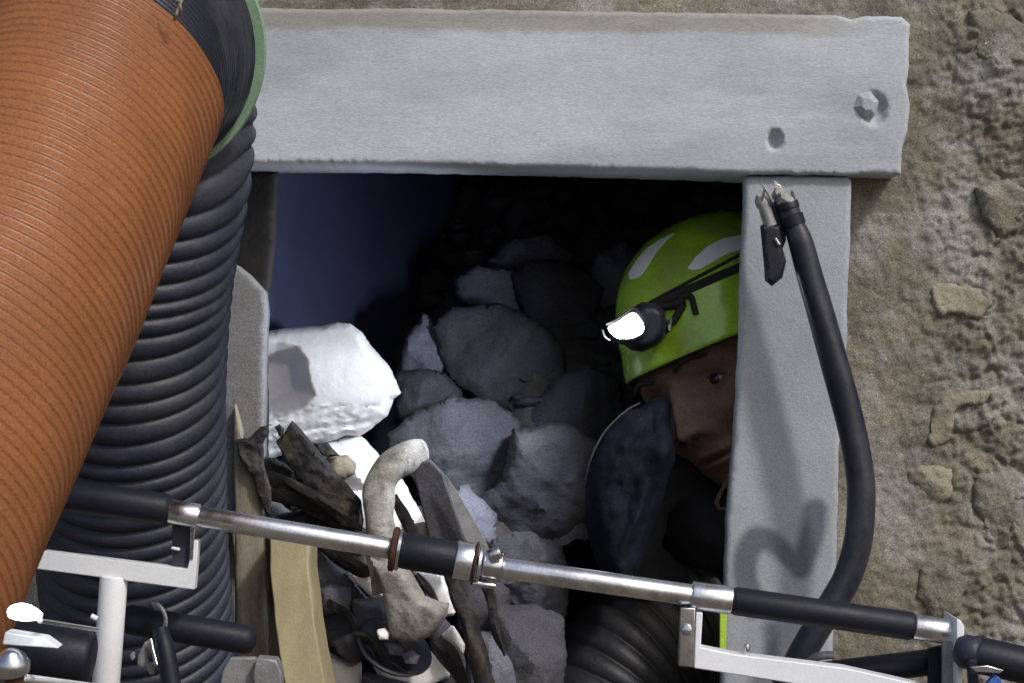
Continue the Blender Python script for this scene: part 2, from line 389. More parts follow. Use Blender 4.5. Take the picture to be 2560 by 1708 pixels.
# ------------------------------------------------------------------ frame of the opening
def lint_dent(x, y):
    # sunken pyramid pocket and small round hole
    o = 0.0
    r = math.hypot((x - 2186) / 34, (y - 272) / 46)
    if r < 1: o += .014 * (1 - r ** 4)
    q = math.hypot((x - 1938) / 20, (y - 350) / 28)
    if q < 1: o += .022 * (1 - q ** 3)
    return o
lin = slab('lintel', [(470, 14), (760, 22), (1000, 20), (1300, 24), (1600, 30), (1860, 33), (2100, 38), (2130, 46), (2165, 38), (2255, 40), (2276, 62), (2274, 160), (2268, 215), (2276, 260), (2270, 330), (2256, 370), (2254, 435),
                      (2100, 437), (1860, 434), (1600, 424), (1280, 415), (1000, 410), (780, 408), (620, 408), (470, 405)],
           2.95, .17, M['conc'], g=7, edge=7, rnd_depth=.005, amp=.0009, scale=10, jit=2, seed=3, depthfn=lint_dent)
def attr_mult(ob, mbase, name, fn, d, colr):
    at = ob.data.attributes.new(name, 'FLOAT', 'POINT')
    for i, v in enumerate(ob.data.vertices):
        p = WL[ob.name] + v.co; at.data[i].value = fn(1280 + p.x / d * F, 854 - (p.z - CZ) / d * F)
    m2 = M[mbase].copy(); m2.name = name + '_concrete'; ob.data.materials.clear(); ob.data.materials.append(m2)
    N = m2.node_tree.nodes; L = m2.node_tree.links; bs = N['Principled BSDF']; lk = bs.inputs['Base Color'].links[0].from_socket
    an = N.new('ShaderNodeAttribute'); an.attribute_name = name; mx = N.new('ShaderNodeMix'); mx.data_type = 'RGBA'; mx.blend_type = 'MULTIPLY'
    L.new(an.outputs['Fac'], mx.inputs[0]); L.new(lk, mx.inputs[6]); mx.inputs[7].default_value = (*colr, 1); L.new(mx.outputs[2], bs.inputs['Base Color'])
bp_ = P(2166, 262, 2.95); bc = MB(); n6 = 6
ring = lambda r_, y_: [bp_ + Vector((math.cos(R(60 * k + 12)) * r_, y_, math.sin(R(60 * k + 12)) * r_ * 1.12)) for k in range(6)]
bv = ring(.019, .014) + ring(.0185, -.001) + ring(.0085, -.010)
bc.add(bv, [(k + 6 * q, (k + 1) % 6 + 6 * q, (k + 1) % 6 + 6 * q + 6, k + 6 * q + 6) for q in range(2) for k in range(6)] + [tuple(range(12, 18))])
bevelled(bc.build('bolt_head', M['conc2'], lin, 30), .0012)
def dirt(x, y):
    top = 22 + (x - 640) * .012
    e = 48 + 12 * noise.noise(Vector((x * .006, 3, 0))) + 7 * noise.noise(Vector((x * .03, 5, 0)))
    band = max(0, min(1, (e - (y - top)) / 14 + .5)) * max(.15, min(1, (2230 - x) / 260))
    low = .45 * max(0, min(1, (y - 395) / 12)) * max(0, min(1, (900 - x) / 200))
    streak = .06 * max(0, noise.noise(Vector((x * .018, y * .002, 9))))
    return min(1, max(band, low) + streak)
attr_mult(lin, 'conc', 'dirt', dirt, 2.95, (.74, .68, .58))
tag(lin, 'long pale concrete lintel lying across the top of the opening', 'lintel')
# hook-shaped cast shadow, painted into the colour of the right post
def capsule(px, py, pts, r):
    dmin = 1e9
    for (ax, ay), (bx, by) in zip(pts[:-1], pts[1:]):
        dx, dy = bx - ax, by - ay; t = max(0, min(1, ((px - ax) * dx + (py - ay) * dy) / (dx * dx + dy * dy)))
        dmin = min(dmin, math.hypot(px - ax - dx * t, py - ay - dy * t))
    return max(0, min(1, (r - dmin) / 20 + .5))
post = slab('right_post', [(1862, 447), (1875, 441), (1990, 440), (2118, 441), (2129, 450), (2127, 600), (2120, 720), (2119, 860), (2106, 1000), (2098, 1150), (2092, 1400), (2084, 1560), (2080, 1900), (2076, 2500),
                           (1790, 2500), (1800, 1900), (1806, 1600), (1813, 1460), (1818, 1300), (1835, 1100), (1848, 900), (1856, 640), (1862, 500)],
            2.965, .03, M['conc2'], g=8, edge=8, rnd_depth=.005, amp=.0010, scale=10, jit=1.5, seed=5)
post.name = 'post'; tag(post, 'pale concrete upright post right of the opening with painted hook shadow', 'post')
SHADE1 = [tuple(q) for q in spline([(2038, 1276), (2034, 1320), (2020, 1370), (2004, 1412)], 16)]
SHADE2 = [tuple(q) for q in spline([(1884, 1510), (1862, 1455), (1860, 1400), (1884, 1356), (1922, 1350), (1955, 1376), (2000, 1424)], 26)]
att = post.data.attributes.new('hook_shadow', 'FLOAT', 'POINT')
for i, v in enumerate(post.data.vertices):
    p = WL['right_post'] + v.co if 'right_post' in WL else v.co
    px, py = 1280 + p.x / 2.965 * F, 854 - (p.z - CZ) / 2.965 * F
    s = 0 if py < 1200 or py > 1700 else max(capsule(px, py, SHADE1, 30), capsule(px, py, SHADE2, 25 + max(0, 12 * (1 - abs(px - 1880) / 60))),
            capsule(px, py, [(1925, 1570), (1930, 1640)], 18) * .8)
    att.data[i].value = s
mm = M['conc2'].copy(); mm.name = 'post_hook_shadow'; post.data.materials.clear(); post.data.materials.append(mm)
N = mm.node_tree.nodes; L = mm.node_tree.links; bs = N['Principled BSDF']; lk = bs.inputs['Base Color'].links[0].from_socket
an = N.new('ShaderNodeAttribute'); an.attribute_name = 'hook_shadow'; mx = N.new('ShaderNodeMix'); mx.data_type = 'RGBA'; mx.blend_type = 'MULTIPLY'
L.new(an.outputs['Fac'], mx.inputs[0]); L.new(lk, mx.inputs[6]); mx.inputs[7].default_value = (.36, .36, .40, 1); L.new(mx.outputs[2], bs.inputs['Base Color'])  # multiplies the base colour darker where the painted hook shadow lies
jam = slab('jamb', [(500, 640), (560, 650), (592, 664), (625, 692), (660, 730), (664, 770), (660, 900), (656, 1080), (655, 1330), (500, 1330)],
           2.99, .05, M['jamb'], g=9, edge=4, rnd_depth=.002, amp=.001, scale=20, jit=1.5, seed=8)
tag(jam, 'grey concrete side jamb with slanted top beside the black ribbed hose', 'jamb')
o = slab('plank', [(500, 425), (692, 428), (686, 600), (676, 700), (662, 760), (668, 1200), (720, 1360), (740, 1750), (540, 1750)], 3.09, .03, M['board'], g=14, edge=5, rnd_depth=.003, amp=.001, seed=9)
tag(o, 'black tarred plank standing in the left side of the opening', 'plank')
o = slab('timber', [(586, 1010), (598, 1060), (610, 1110), (640, 1150), (652, 1160), (656, 1340), (664, 1480), (673, 1708), (676, 1800), (592, 1800), (590, 1500), (585, 1250)], 2.955, .03, M['wood2'], g=9, edge=6, rnd_depth=.003, amp=.002, seed=10)
tag(o, 'narrow greyish brown timber upright next to the black hose', 'timber')
# squared yellow timber, its right side seen
f4 = [P(672, 1330, 2.88), P(766, 1330, 2.88), P(824, 1760, 2.80), P(722, 1760, 2.80)]
sd = Vector((.006, .075, 0))
tm = MB()
def bar_geo(c0, c1, n=24):
    V = []; 
    for i in range(n + 1):
        t = i / n
        q = [f4[0].lerp(f4[3], t), f4[1].lerp(f4[2], t)]
        wob = Vector((.002 * noise.noise(Vector((t * 6, 1, 0))) - .006 * math.sin(t * 3.1), 0, 0))
        V += [q[0] + wob, q[1] + wob, q[1] + sd + wob, q[0] + sd + wob]
    fs = [(3, 2, 1, 0), (4 * n, 4 * n + 1, 4 * n + 2, 4 * n + 3)]
    for i in range(n):
        for k in range(4):
            fs.append((i * 4 + k, i * 4 + (k + 1) % 4, i * 4 + 4 + (k + 1) % 4, i * 4 + 4 + k))
    return V, fs
o = bevelled(tm.add(*bar_geo(0, 0)).build('timber', M['wood'], None, 30), .002)
tag(o, 'thick squared yellow timber leaning below the silver pipe', 'timber')

# ------------------------------------------------------------------ ducts and hoses
def ribs(pitch, amp, sharp=3.0):
    def f(s, ang):
        t = (s / pitch) % 1.0
        return amp * (0.5 + .5 * math.cos(2 * math.pi * t)) ** sharp + .0009 * np.sin(3 * ang + s * 9)
    return f
A1 = P(230, 205, 2.2); B1 = P(-336, 1348, 1.75)
dirv = (B1 - A1)
od = thing('ventilation_duct', 'large orange ribbed ventilation duct hanging down the left side', 'duct', tuple(A1))
def orange_r(s, ang):
    t = ((s + .0012 * math.sin(s * 53) + .0009 * np.sin(s * 17 + 2 * ang) + .0006 * math.sin(s * 131)) / .0128) % 1.0
    return .0024 * np.exp(-((t - .5) / .12) ** 2) + .0020 * np.sin(2 * ang + s * 5) + .0010 * np.sin(5 * ang - s * 13) + .0006 * np.sin(9 * ang + s * 31)
tube('duct_skin', [A1, A1 + dirv * .5 + Vector((.004, 0, .0)), A1 + dirv * 1.25], .1425, M['orange'], od, seg=140, n=840, rfun=orange_r, smooth=True)
# tie string
st = [P(428, -12, 2.08), P(440, 0, 2.07), P(452, 6, 2.07), P(446, 22, 2.07), P(440, 38, 2.07), P(436, 50, 2.08)]
tube('tie_string', st, .0016, M['tan'], od, seg=8, n=30)
tube('tie_string', [P(462, -12, 2.08), P(450, 10, 2.07), P(452, 24, 2.07), P(448, 42, 2.08)], .0016, M['tan'], od, seg=8, n=30)
# black connecting duct behind the orange one
cd = thing('coupling_duct', 'black finely ribbed duct section with green rim behind orange duct', 'duct', tuple(P(300, 120, 2.4)))
tube('duct_skin', [A1 + dirv * .07, P(250, 180, 2.25), P(275, 150, 2.31), P(312, 118, 2.40)], [.136, .1405, .147, .1535], M['black'], cd, seg=96, n=200, cap=False, rfun=ribs(.008, .0018, 2), smooth=True)
c = P(316, 114, 2.405); ax = (P(312, 118, 2.4) - P(275, 150, 2.31)).normalized()
MB().add(*lathe_geo(c, ax, [(-.003, .150), (-.004, .1632), (.002, .1650), (.007, .1635), (.007, .150)], 96)).build('rim', M['green'], cd, 40)
# black ribbed hose
hp = [(392, 120, 2.56), (378, 400, 2.54), (334, 700, 2.58), (320, 1000, 2.64), (332, 1400, 2.75), (372, 1760, 2.85)]
def hose_r(s, ang):
    t = ((s + .045 * math.exp(-s * 1.2) * np.cos(ang) + .003 * math.sin(s * 23) + .002 * math.sin(s * 61)) / .026) % 1.0
    return .0085 * (np.abs(np.sin(math.pi * t)) ** .6) - .005 + .0018 * np.sin(2 * ang + s * 7)
hz = tube('ribbed_hose', [P(x, y, d) for x, y, d in hp], .124, M['dusty'], None, seg=110, n=640, rfun=hose_r, smooth=True)
tag(hz, 'thick black ribbed hose hanging between orange duct and opening', 'hose')
# second black ribbed hose inside, under the person
hp2 = [(2300, 1560, 3.40), (2050, 1480, 3.36), (1800, 1520, 3.31), (1620, 1610, 3.25), (1500, 1760, 3.2), (1450, 1960, 3.16)]
def hose2_r(s, ang):
    t = (s / .030) % 1.0
    return .009 * (abs(math.sin(math.pi * t)) ** .6) - .004
o = tube('ribbed_hose', [P(x, y, d) for x, y, d in hp2], .110, M['hose_dust'], None, seg=80, n=380, rfun=hose2_r, smooth=True)
tag(o, 'dark ribbed hose curving down below the person behind right post', 'hose')

# ------------------------------------------------------------------ stones inside
def stone(poly, lab, d=None, th=.12, m='rub', **k):
    if m != 'lime':
        mx_, my_ = np.mean(poly, 0); poly = [(mx_ + (x - mx_) * 1.2, my_ + (y - my_) * 1.2) for x, y in poly]
    cy = max(p[1] for p in poly) * .5 + np.mean([p[1] for p in poly]) * .5
    o = rock('stone', poly, (D(cy) - .05) if d is None else d, th, M[m], **k)
    tag(o, lab, 'stone', k.get('group') or 'stones of the rubble heap'); return o
# the bright cut block
WSH = [(480, 862), (700, 858), (750, 868), (776, 900), (780, 940), (795, 985), (765, 1012), (700, 1045), (640, 1065), (480, 1080)]
def wb(x, y):
    # lower broken face leans back, hollow on the left
    o = 0
    o += .00045 * 14 * math.log1p(math.exp(min(30, (y - 1000) / 14)))
    h = math.exp(-(((x - 690) / 95) ** 2 + ((y - 940) / 95) ** 2)); o += .008 * h
    o += .0009 * 20 * math.log1p(math.exp(min(30, (880 - y) / 20)))
    if y > 1010: o += .007 * noise.noise(Vector((x * .010, y * .075 + x * .018, 1))) + .002 * noise.noise(Vector((x * .05, y * .13, 5)))
    sg = seg_dist(np.array([[x, y]]), WSH)[0] * (1 if inside(np.array([[x, y]]), WSH)[0] else -1)
    o += .055 * max(0, min(1, sg / 55 + .1))
    return o
wp = [(560, 840), (655, 832), (700, 822), (745, 818), (800, 815), (842, 805), (875, 808), (905, 832), (940, 878), (972, 915), (995, 962), (1006, 984), (985, 998), (968, 1038), (930, 1072), (900, 1090), (866, 1088), (840, 1100), (790, 1114), (730, 1130), (670, 1150), (560, 1160)]
o = rock('cut_block', wp, 3.35, .17, M['lime'], None, g=5, seed=21, facets=0, jit=2, amp=.0010, scale=22, roundness=.12, smooth=50, depthfn=wb)
tag(o, 'big bright white limestone block lit by the headlamp', 'stone')
stone([(812, 1098), (860, 1090), (905, 1092), (945, 1130), (962, 1160), (940, 1240), (905, 1290), (850, 1260), (800, 1180)], 'rounded white stone directly beneath the bright limestone block', 3.36, .12, 'lime', seed=22, facets=4)
stone([(862, 1225), (910, 1215), (1000, 1190), (1075, 1320), (1075, 1350), (940, 1380), (880, 1330)], 'white stone showing through the curve of the dusty pipe', 3.33, .10, 'lime', seed=23, facets=6, g=8)
S_ = [
 ([(1300, 700), (1330, 672), (1400, 668), (1460, 690), (1490, 730), (1480, 800), (1455, 860), (1400, 882), (1380, 850), (1320, 800)], 'dark rounded stone near the top of the heap, left of the helmet', 'rub'),
 ([(1150, 700), (1200, 668), (1290, 680), (1310, 730), (1290, 790), (1210, 780), (1160, 740)], 'dim stone highest and leftmost on the heap', 'rubback'),
 ([(1105, 830), (1150, 790), (1250, 780), (1330, 820), (1385, 880), (1390, 930), (1360, 990), (1330, 1040), (1250, 1010), (1160, 960), (1120, 890)], 'large grey stone with rounded right end above the dome-shaped stone', 'rub'),
 ([(1000, 950), (1050, 932), (1110, 940), (1150, 1000), (1165, 1030), (1100, 1050), (1040, 1060), (1000, 1040)], 'grey stone touching the right corner of the bright block', 'rub'),
 ([(1000, 1090), (1060, 1040), (1130, 1012), (1210, 1018), (1270, 1060), (1292, 1120), (1270, 1200), (1200, 1270), (1110, 1260), (1040, 1180), (1005, 1120)], 'large dome-shaped grey stone behind the dusty curved pipe', 'rub2'),
 ([(1330, 1040), (1400, 960), (1470, 930), (1530, 960), (1540, 1040), (1500, 1100), (1420, 1120), (1340, 1100)], 'flat grey stone between heap and navy sleeve', 'rub'),
 ([(1290, 1100), (1400, 1090), (1470, 1130), (1475, 1250), (1430, 1340), (1330, 1370), (1230, 1350), (1180, 1290), (1270, 1200)], 'broad grey stone above the silver pipe, beside the blade', 'rub'),
 ([(1470, 800), (1540, 780), (1600, 850), (1610, 940), (1540, 960), (1470, 920), (1450, 860)], 'dim stone behind the front brim of the helmet', 'rub'),
 ([(1490, 1080), (1540, 1020), (1600, 1040), (1590, 1200), (1500, 1280), (1460, 1240), (1470, 1150)], 'brownish stone hidden mostly behind the navy sleeve', 'rub'),
 ([(1240, 1360), (1330, 1350), (1390, 1380), (1410, 1460), (1400, 1540), (1330, 1560), (1250, 1520), (1225, 1440)], 'light grey stone just under the silver pipe coupling', 'rub2'),
 ([(1250, 1540), (1330, 1530), (1400, 1560), (1400, 1680), (1370, 1760), (1290, 1760), (1250, 1640)], 'pale stone at bottom edge beside the earth', 'rub2'),
 ([(1140, 1440), (1210, 1430), (1260, 1480), (1265, 1580), (1210, 1640), (1160, 1560)], 'small grey stone right of the dark rod', 'rub'),
 ([(1180, 1600), (1240, 1590), (1290, 1650), (1300, 1760), (1180, 1770)], 'dark stone at bottom edge right of the rod', 'rubback'),
 ([(1120, 1250), (1170, 1230), (1230, 1290), (1240, 1370), (1180, 1400), (1120, 1360)], 'small stone wedged under the dome-shaped stone', 'rubback'),
 ([(1470, 700), (1500, 640), (1560, 620), (1610, 660), (1600, 780), (1520, 810), (1480, 770)], 'dim stone just behind the front of the helmet', 'rubback'),
 ([(1240, 650), (1290, 600), (1380, 600), (1420, 650), (1380, 710), (1280, 710)], 'dim flat stone crowning the heap', 'rubback'),
 ([(1060, 800), (1020, 850), (1000, 930), (1060, 960), (1130, 920), (1120, 840)], 'dim stone between the blue wall and the large grey stone', 'rubback'),
 ([(1620, 720), (1700, 650), (1850, 640), (1920, 700), (1900, 850), (1700, 850)], 'dark stone deep behind the helmet', 'rubback'),
 ([(1010, 1000), (940, 1080), (920, 1160), (990, 1200), (1080, 1130), (1060, 1030)], 'dark stone in the gap right of the bright block', 'rubback'),
]
for i, (pl, lab, m) in enumerate(S_):
    dd = None
    if 'deep behind' in lab: dd = 3.85
    if 'in the gap' in lab: dd = 3.62
    if 'front brim' in lab or 'behind the navy' in lab: dd = D(1000) + .08
    stone(pl, lab, dd, .15, m, seed=60 + i, facets=8, jit=8, g=8, amp=.009, roundness=.42, smooth=30)
rnd = random.Random(4)
gv = MB()
for i in range(1300):
    x = rnd.uniform(-.5, .7); y = rnd.uniform(3.3, 4.5); p = slope(x, y); r = rnd.uniform(.004, .011) if i > 300 else rnd.uniform(.01, .032)
    bmm = bmesh.new(); bmesh.ops.create_icosphere(bmm, subdivisions=2 if i < 300 else 1, radius=r)
    sc = Vector((rnd.uniform(.7, 1.3), rnd.uniform(.7, 1.3), rnd.uniform(.5, .9)))
    for v in bmm.verts:
        q = v.co.copy(); v.co = Vector((q.x * sc.x, q.y * sc.y, q.z * sc.z)) * (1 + .45 * noise.noise(q * 40 + Vector((i, 0, 0))))
    gv.add([v.co + p + Vector((0, 0, r * .3)) for v in bmm.verts], [[v.index for v in f.verts] for f in bmm.faces]); bmm.free()
o = gv.build('gravel', M['rub'], None, 30); o['kind'] = 'stuff'; o['label'] = 'loose gravel between the stones of the heap'
# clutter low in the middle
def cl(poly, lab, d, th, m, cat='stone', name='stone', **k):
    o = rock(name, poly, d, th, M[m], None, **{**dict(g=7, jit=2, facets=4, amp=.002), **k}); tag(o, lab, cat, 'debris at the foot of the opening' if cat == 'stone' else None); return o
cl([(771, 1345), (802, 1362), (866, 1427), (915, 1491), (940, 1498), (879, 1531), (805, 1490), (780, 1420)], 'grey slanting slab right of the yellow timber', 3.02, .04, 'rub2', seed=101)
cl([(799, 1473), (826, 1462), (876, 1470), (877, 1531), (805, 1536)], 'small bluish grey squared stone beside the yellow timber', 2.985, .04, 'rub2', seed=102, facets=1)
cl([(860, 1424), (897, 1436), (921, 1408), (940, 1432), (946, 1461), (956, 1488), (934, 1497), (890, 1462)], 'jagged white chip touching the left of the flared pipe', 3.0, .03, 'lime', seed=103)
cl([(1025, 1420), (1108, 1432), (1140, 1537), (1114, 1542), (1081, 1510)], 'white slab between flared pipe and dark rod', 3.06, .04, 'lime', seed=104, facets=2)
cl([(880, 1500), (958, 1490), (985, 1560), (960, 1590), (928, 1585), (880, 1570)], 'dark lumpy stone left of the flared pipe', 2.99, .05, 'rubd', seed=105)
cl([(800, 1530), (860, 1525), (905, 1550), (900, 1600), (830, 1620), (805, 1590)], 'blackish stone under the bluish squared stone', 3.03, .05, 'rubd', seed=106)
cl([(845, 1590), (891, 1571), (915, 1620), (900, 1657), (876, 1660), (842, 1632), (827, 1602)], 'grey pointed stone left of the black dish', 2.975, .05, 'rub', seed=107)
cl([(818, 1628), (876, 1660), (902, 1650), (908, 1740), (822, 1750)], 'white stone at bottom edge below the pointed stone', 3.0, .04, 'lime', seed=108)
cl([(915, 1622), (958, 1660), (1020, 1672), (1062, 1610), (1128, 1690), (1081, 1712), (1029, 1722), (950, 1700)], 'white stone under the black dish', 3.02, .04, 'lime', seed=109)
cl([(905, 1680), (960, 1690), (1040, 1712), (1040, 1790), (905, 1790)], 'dark grey stone at bottom edge under the white stone', 2.98, .05, 'rubd', seed=110)
cl([(1065, 1560), (1110, 1540), (1160, 1600), (1200, 1720), (1190, 1780), (1120, 1760), (1080, 1640)], 'brown black lump between black dish and dark rod', 3.05, .07, 'rubd', seed=111)
cl([(622, 1225), (700, 1255), (735, 1290), (660, 1320), (630, 1290)], 'small pale stone behind the forked dark timber', 3.1, .04, 'rub2', seed=112)
cl([(725, 1245), (778, 1240), (770, 1262), (728, 1275)], 'tiny white chip under the forked dark timber', 3.05, .02, 'lime', seed=113)
cl([(795, 1145), (830, 1140), (868, 1138), (890, 1160), (888, 1185), (862, 1200), (830, 1200), (800, 1180)], 'tan stone behind the thick dark timber', 3.17, .05, 'tan', seed=114)
cl([(1100, 1590), (1132, 1560), (1165, 1612), (1160, 1640)], 'thin white splinter left of the dark rod', 3.0, .02, 'lime', seed=115)
# black dish
dp = P(984, 1622, 2.94); ax = Vector((.40, -.50, .78)).normalized()
bmm = lathe_geo(dp, ax, [(-.016, .001), (-.016, .030), (-.004, .052), (.004, .058), (.006, .055), (.0, .047), (-.010, .028), (-.011, .001)], 48)
tag(rock('stone', [(940, 1575), (962, 1570), (975, 1582), (970, 1600), (948, 1600)], 2.885, .02, M['lime'], None, g=5, seed=301, facets=3, jit=1, amp=.002), 'tiny white pebble at the left rim of the black dish', 'stone')
tag(rock('stone', [(960, 1606), (990, 1600), (1012, 1618), (1000, 1640), (972, 1638)], 2.90, .03, M['rub2'], None, g=5, seed=302, facets=4, jit=2, amp=.003), 'grey pebble lying inside the black dish', 'stone')
tag(rock('stone', [(1000, 1632), (1030, 1622), (1052, 1640), (1040, 1662), (1010, 1660)], 2.91, .03, M['rubd'], None, g=5, seed=303, facets=4, jit=2, amp=.003), 'dark pebble at the right rim of the black dish', 'stone')
for k_, (pp, rr_, dd_, mm_, lab) in enumerate([
    ([(985, 1238), (1010, 1290), (1040, 1345), (1080, 1400)], .0075, 3.0, 'burnt', 'dark torn strip crossing the white stone inside the pipe bend'),
    ([(662, 1180), (740, 1215), (830, 1270), (905, 1322)], .0055, 2.965, 'burnt', 'long thin splinter lying along the crosswise timber'),
    ([(1042, 1434), (1075, 1480), (1112, 1540)], .0045, 2.97, 'burnt', 'short dark splinter along the right edge of the flared pipe'),
    ([(800, 1362), (850, 1395), (905, 1425), (935, 1420)], .010, 2.99, 'burnt', 'dark strip sagging under the silver pipe left of the rust ring'),
    ([(1090, 1600), (1130, 1650), (1170, 1730)], .012, 2.985, 'burnt', 'thick dark torn strip low on the right of the black dish'),
    ([(880, 1585), (925, 1600), (960, 1650), (1010, 1685), (1050, 1680)], .006, 2.925, 'burnt', 'curled dark strip wrapped round the black dish'),
    ([(640, 1230), (700, 1240), (790, 1262), (850, 1300)], .009, 3.0, 'burnt', 'dark strip just above the silver pipe beside the grey timber'),
    ([(820, 1500), (870, 1540), (900, 1590)], .006, 2.96, 'burnt', 'dark strip over the bluish squared stone'),
    ([(1200, 1440), (1225, 1490), (1235, 1560), (1262, 1640)], .006, 2.96, 'burnt', 'thin dark strip under the pipe coupling'),
    ([(692, 1370), (700, 1440), (705, 1500)], .003, 2.95, 'wood2', 'pale thin sliver between the two timbers')]):
    tag(tube('torn_strip', [P(x, y, dd_ - .004 * i_) for i_, (x, y) in enumerate(pp)], [rr_ * q for q in ([.5, 1.1, 1.0, .8, .35][:len(pp) - 1] + [.25])], M[mm_], None, seg=9, n=40, smooth=25, flat=(.5, 1.2),
             rfun=lambda s_, a_, z=k_: .0012 * np.sin(a_ * 3 + s_ * 45 + z) + .0010 * np.sin(a_ * 2 - s_ * 90)), lab, 'debris')
o = MB().add(*bmm).build('dish', M['foam'], None, 40); tag(o, 'round black rubber dish lying under the flared pipe', 'dish')
# forked dark timbers
def timb(poly, lab, d, th, seed, m='burnt'):
    o = rock('broken_timber', poly, d, th, M[m], None, g=6, seed=seed, facets=2, jit=3, amp=.005, scale=40, roundness=.35, smooth=35)
    tag(o, lab, 'timber'); return o
timb([(690, 1105), (706, 1090), (718, 1070), (730, 1052), (742, 1062), (765, 1090), (800, 1130), (850, 1190), (905, 1250), (912, 1300), (905, 1330), (860, 1320), (815, 1280), (760, 1220), (712, 1150)], 'thick dark wet timber pointing up at the white block', 2.98, .045, 121)
timb([(590, 1110), (640, 1140), (690, 1145), (760, 1190), (860, 1280), (900, 1330), (850, 1325), (770, 1290), (700, 1230), (650, 1200), (600, 1160)], 'dark timber lying crosswise under the thick one', 3.02, .04, 122)
timb([(650, 1065), (672, 1062), (674, 1080), (655, 1110), (662, 1160), (680, 1230), (672, 1300), (655, 1270), (630, 1190), (596, 1140), (590, 1100), (620, 1095)], 'short dark splintered stub against the grey timber upright', 2.945, .02, 123)
timb([(685, 1066), (700, 1058), (712, 1072), (708, 1095), (696, 1092)], 'small dark knob beside the tip of the thick timber', 2.97, .015, 124)
timb([(690, 1290), (760, 1270), (850, 1290), (930, 1330), (935, 1400), (920, 1430), (860, 1420), (790, 1380), (720, 1350)], 'dark timber end passing behind the silver pipe', 3.05, .05, 125)
timb([(785, 1110), (820, 1105), (850, 1140), (820, 1145), (795, 1130)], 'small dark splinter between white block and tan stone', 3.15, .02, 126)
# dusty curved pipe with flared end
dpz = thing('bent_pipe', 'dust covered hook-shaped pipe with flared lower end', 'pipe', tuple(P(1000, 1600, 2.9)))
def rough(s, ang): return .0016 * np.sin(ang * 3 + s * 40) + .0014 * np.sin(ang * 2 - s * 90)
tube('curved_pipe', [P(1052, 1128, 3.0), P(1015, 1142, 2.98), (P(975, 1172, 2.96)), P(952, 1215, 2.95), P(945, 1275, 2.93), P(950, 1330, 2.92), P(962, 1400, 2.92), P(985, 1470, 2.92)],
     [.018, .022, .0235, .0225, .022, .022, .025, .030], M['dusted'], dpz, seg=28, n=110, rfun=rough, smooth=True)
o = rock('flared_end', [(922, 1390), (945, 1402), (1000, 1404), (1030, 1430), (1062, 1490), (1092, 1500), (1122, 1508), (1120, 1535), (1100, 1570), (1072, 1592), (1040, 1606), (1008, 1606), (976, 1588), (968, 1540), (952, 1470)], 2.895, .07, M['dusted'], dpz, g=6, seed=133, facets=2, jit=2, amp=.003, scale=40, roundness=.45, smooth=45)
# flat bar, rod and blade of a long tool
tl = thing('digging_bar', 'long dark grey bar leaning behind the silver pipe', 'bar', tuple(P(1150, 1600, 2.95)))
o = MB().add(*prism_geo([(1028, 1160), (1075, 1150), (1108, 1185), (1168, 1370), (1150, 1400), (1085, 1390), (1068, 1330)], 2.98, .022)).build('flat_blade', M['rub'], tl, 30); bevelled(o, .003)
tube('shaft', [P(1112, 1380, 2.97), P(1140, 1470, 2.96), P(1180, 1590, 2.95), P(1222, 1740, 2.94)], [.010, .0115, .013, .016], M['burnt'], tl, seg=16, n=30, rfun=rough)
o = MB().add(*prism_geo([(1112, 1185), (1140, 1225), (1178, 1290), (1215, 1355), (1230, 1390), (1180, 1390), (1150, 1310)], 2.95, .004)).build('blade', M['nut'], None, 30)
tag(o, 'thin light grey pointed metal blade behind the pipe coupling', 'blade')
o = rock('stone', [(1200, 1455), (1225, 1462), (1240, 1510), (1232, 1545), (1212, 1500)], 3.0, .02, M['rub2'], None, g=6, seed=140); tag(o, 'small pale sliver of stone below the pipe coupling', 'stone')

# ------------------------------------------------------------------ silver frame in front
fr = thing('tubular_frame', 'silver tubular metal frame with black grips crossing the foreground', 'frame', tuple(P(1280, 1700, 2.3)))
DF = 2.3
def cyl(name, p0, p1, r, m, par=fr, seg=32, d=DF, cap=.0015, **k):
    a, b = (P(*p0, d) if len(p0) == 2 else P(*p0)), (P(*p1, d) if len(p1) == 2 else P(*p1))
    ax = (b - a); Ln = ax.length; c = min(cap, r * .9)
    return MB().add(*lathe_geo(a, ax, [(0, r - c), (c * .3, r - c * .3), (c, r), (Ln - c, r), (Ln - c * .3, r - c * .3), (Ln, r - c)], seg)).build(name, M[m], par, 50)
PX = DF / F
cyl('grip', (60, 1224), (428, 1276), 41 * PX, 'foam', cap=.008)
cyl('end_socket', (424, 1278), (498, 1291), 31 * PX, 'alu')
cyl('rail', (480, 1288), (990, 1374), 26.5 * PX, 'alu')
def ringp(name, x0, y0, L, r, m, r_in=None):
    a = P(x0, y0, DF); ax = (P(1261, 1421, DF) - P(428, 1278, DF)).normalized(); a2 = a - ax * L * PX / 2
    return MB().add(*lathe_geo(a2, ax, [(0, r * PX * .9), (L * PX * .2, r * PX), (L * PX * .8, r * PX), (L * PX, r * PX * .9)], 40)).build(name, M[m], fr, 50)
ringp('rust_ring', 985, 1373, 16, 56, 'rust'); ringp('collar', 998, 1375, 12, 52, 'chrome')
cyl('sleeve', (1002, 1376), (1142, 1400), 45 * PX, 'foam', cap=.003)
cyl('collar', (1138, 1399), (1184, 1407), 49 * PX, 'alu'); ringp('rust_ring', 1188, 1408, 8, 54, 'rust'); ringp('collar', 1199, 1410, 10, 48, 'alu')
cyl('coupling', (1206, 1411), (1258, 1420), 37 * PX, 'chrome', cap=.003)
cyl('coupling_bolt', (1222, 1392), (1252, 1380), 17 * PX, 'chrome', d=DF - .02)
cyl('coupling_pin', (1180, 1458), (1240, 1466), 8 * PX, 'chrome', d=DF - .01)
cyl('rail', (1256, 1420), (1745, 1491), 27.5 * PX, 'alu')
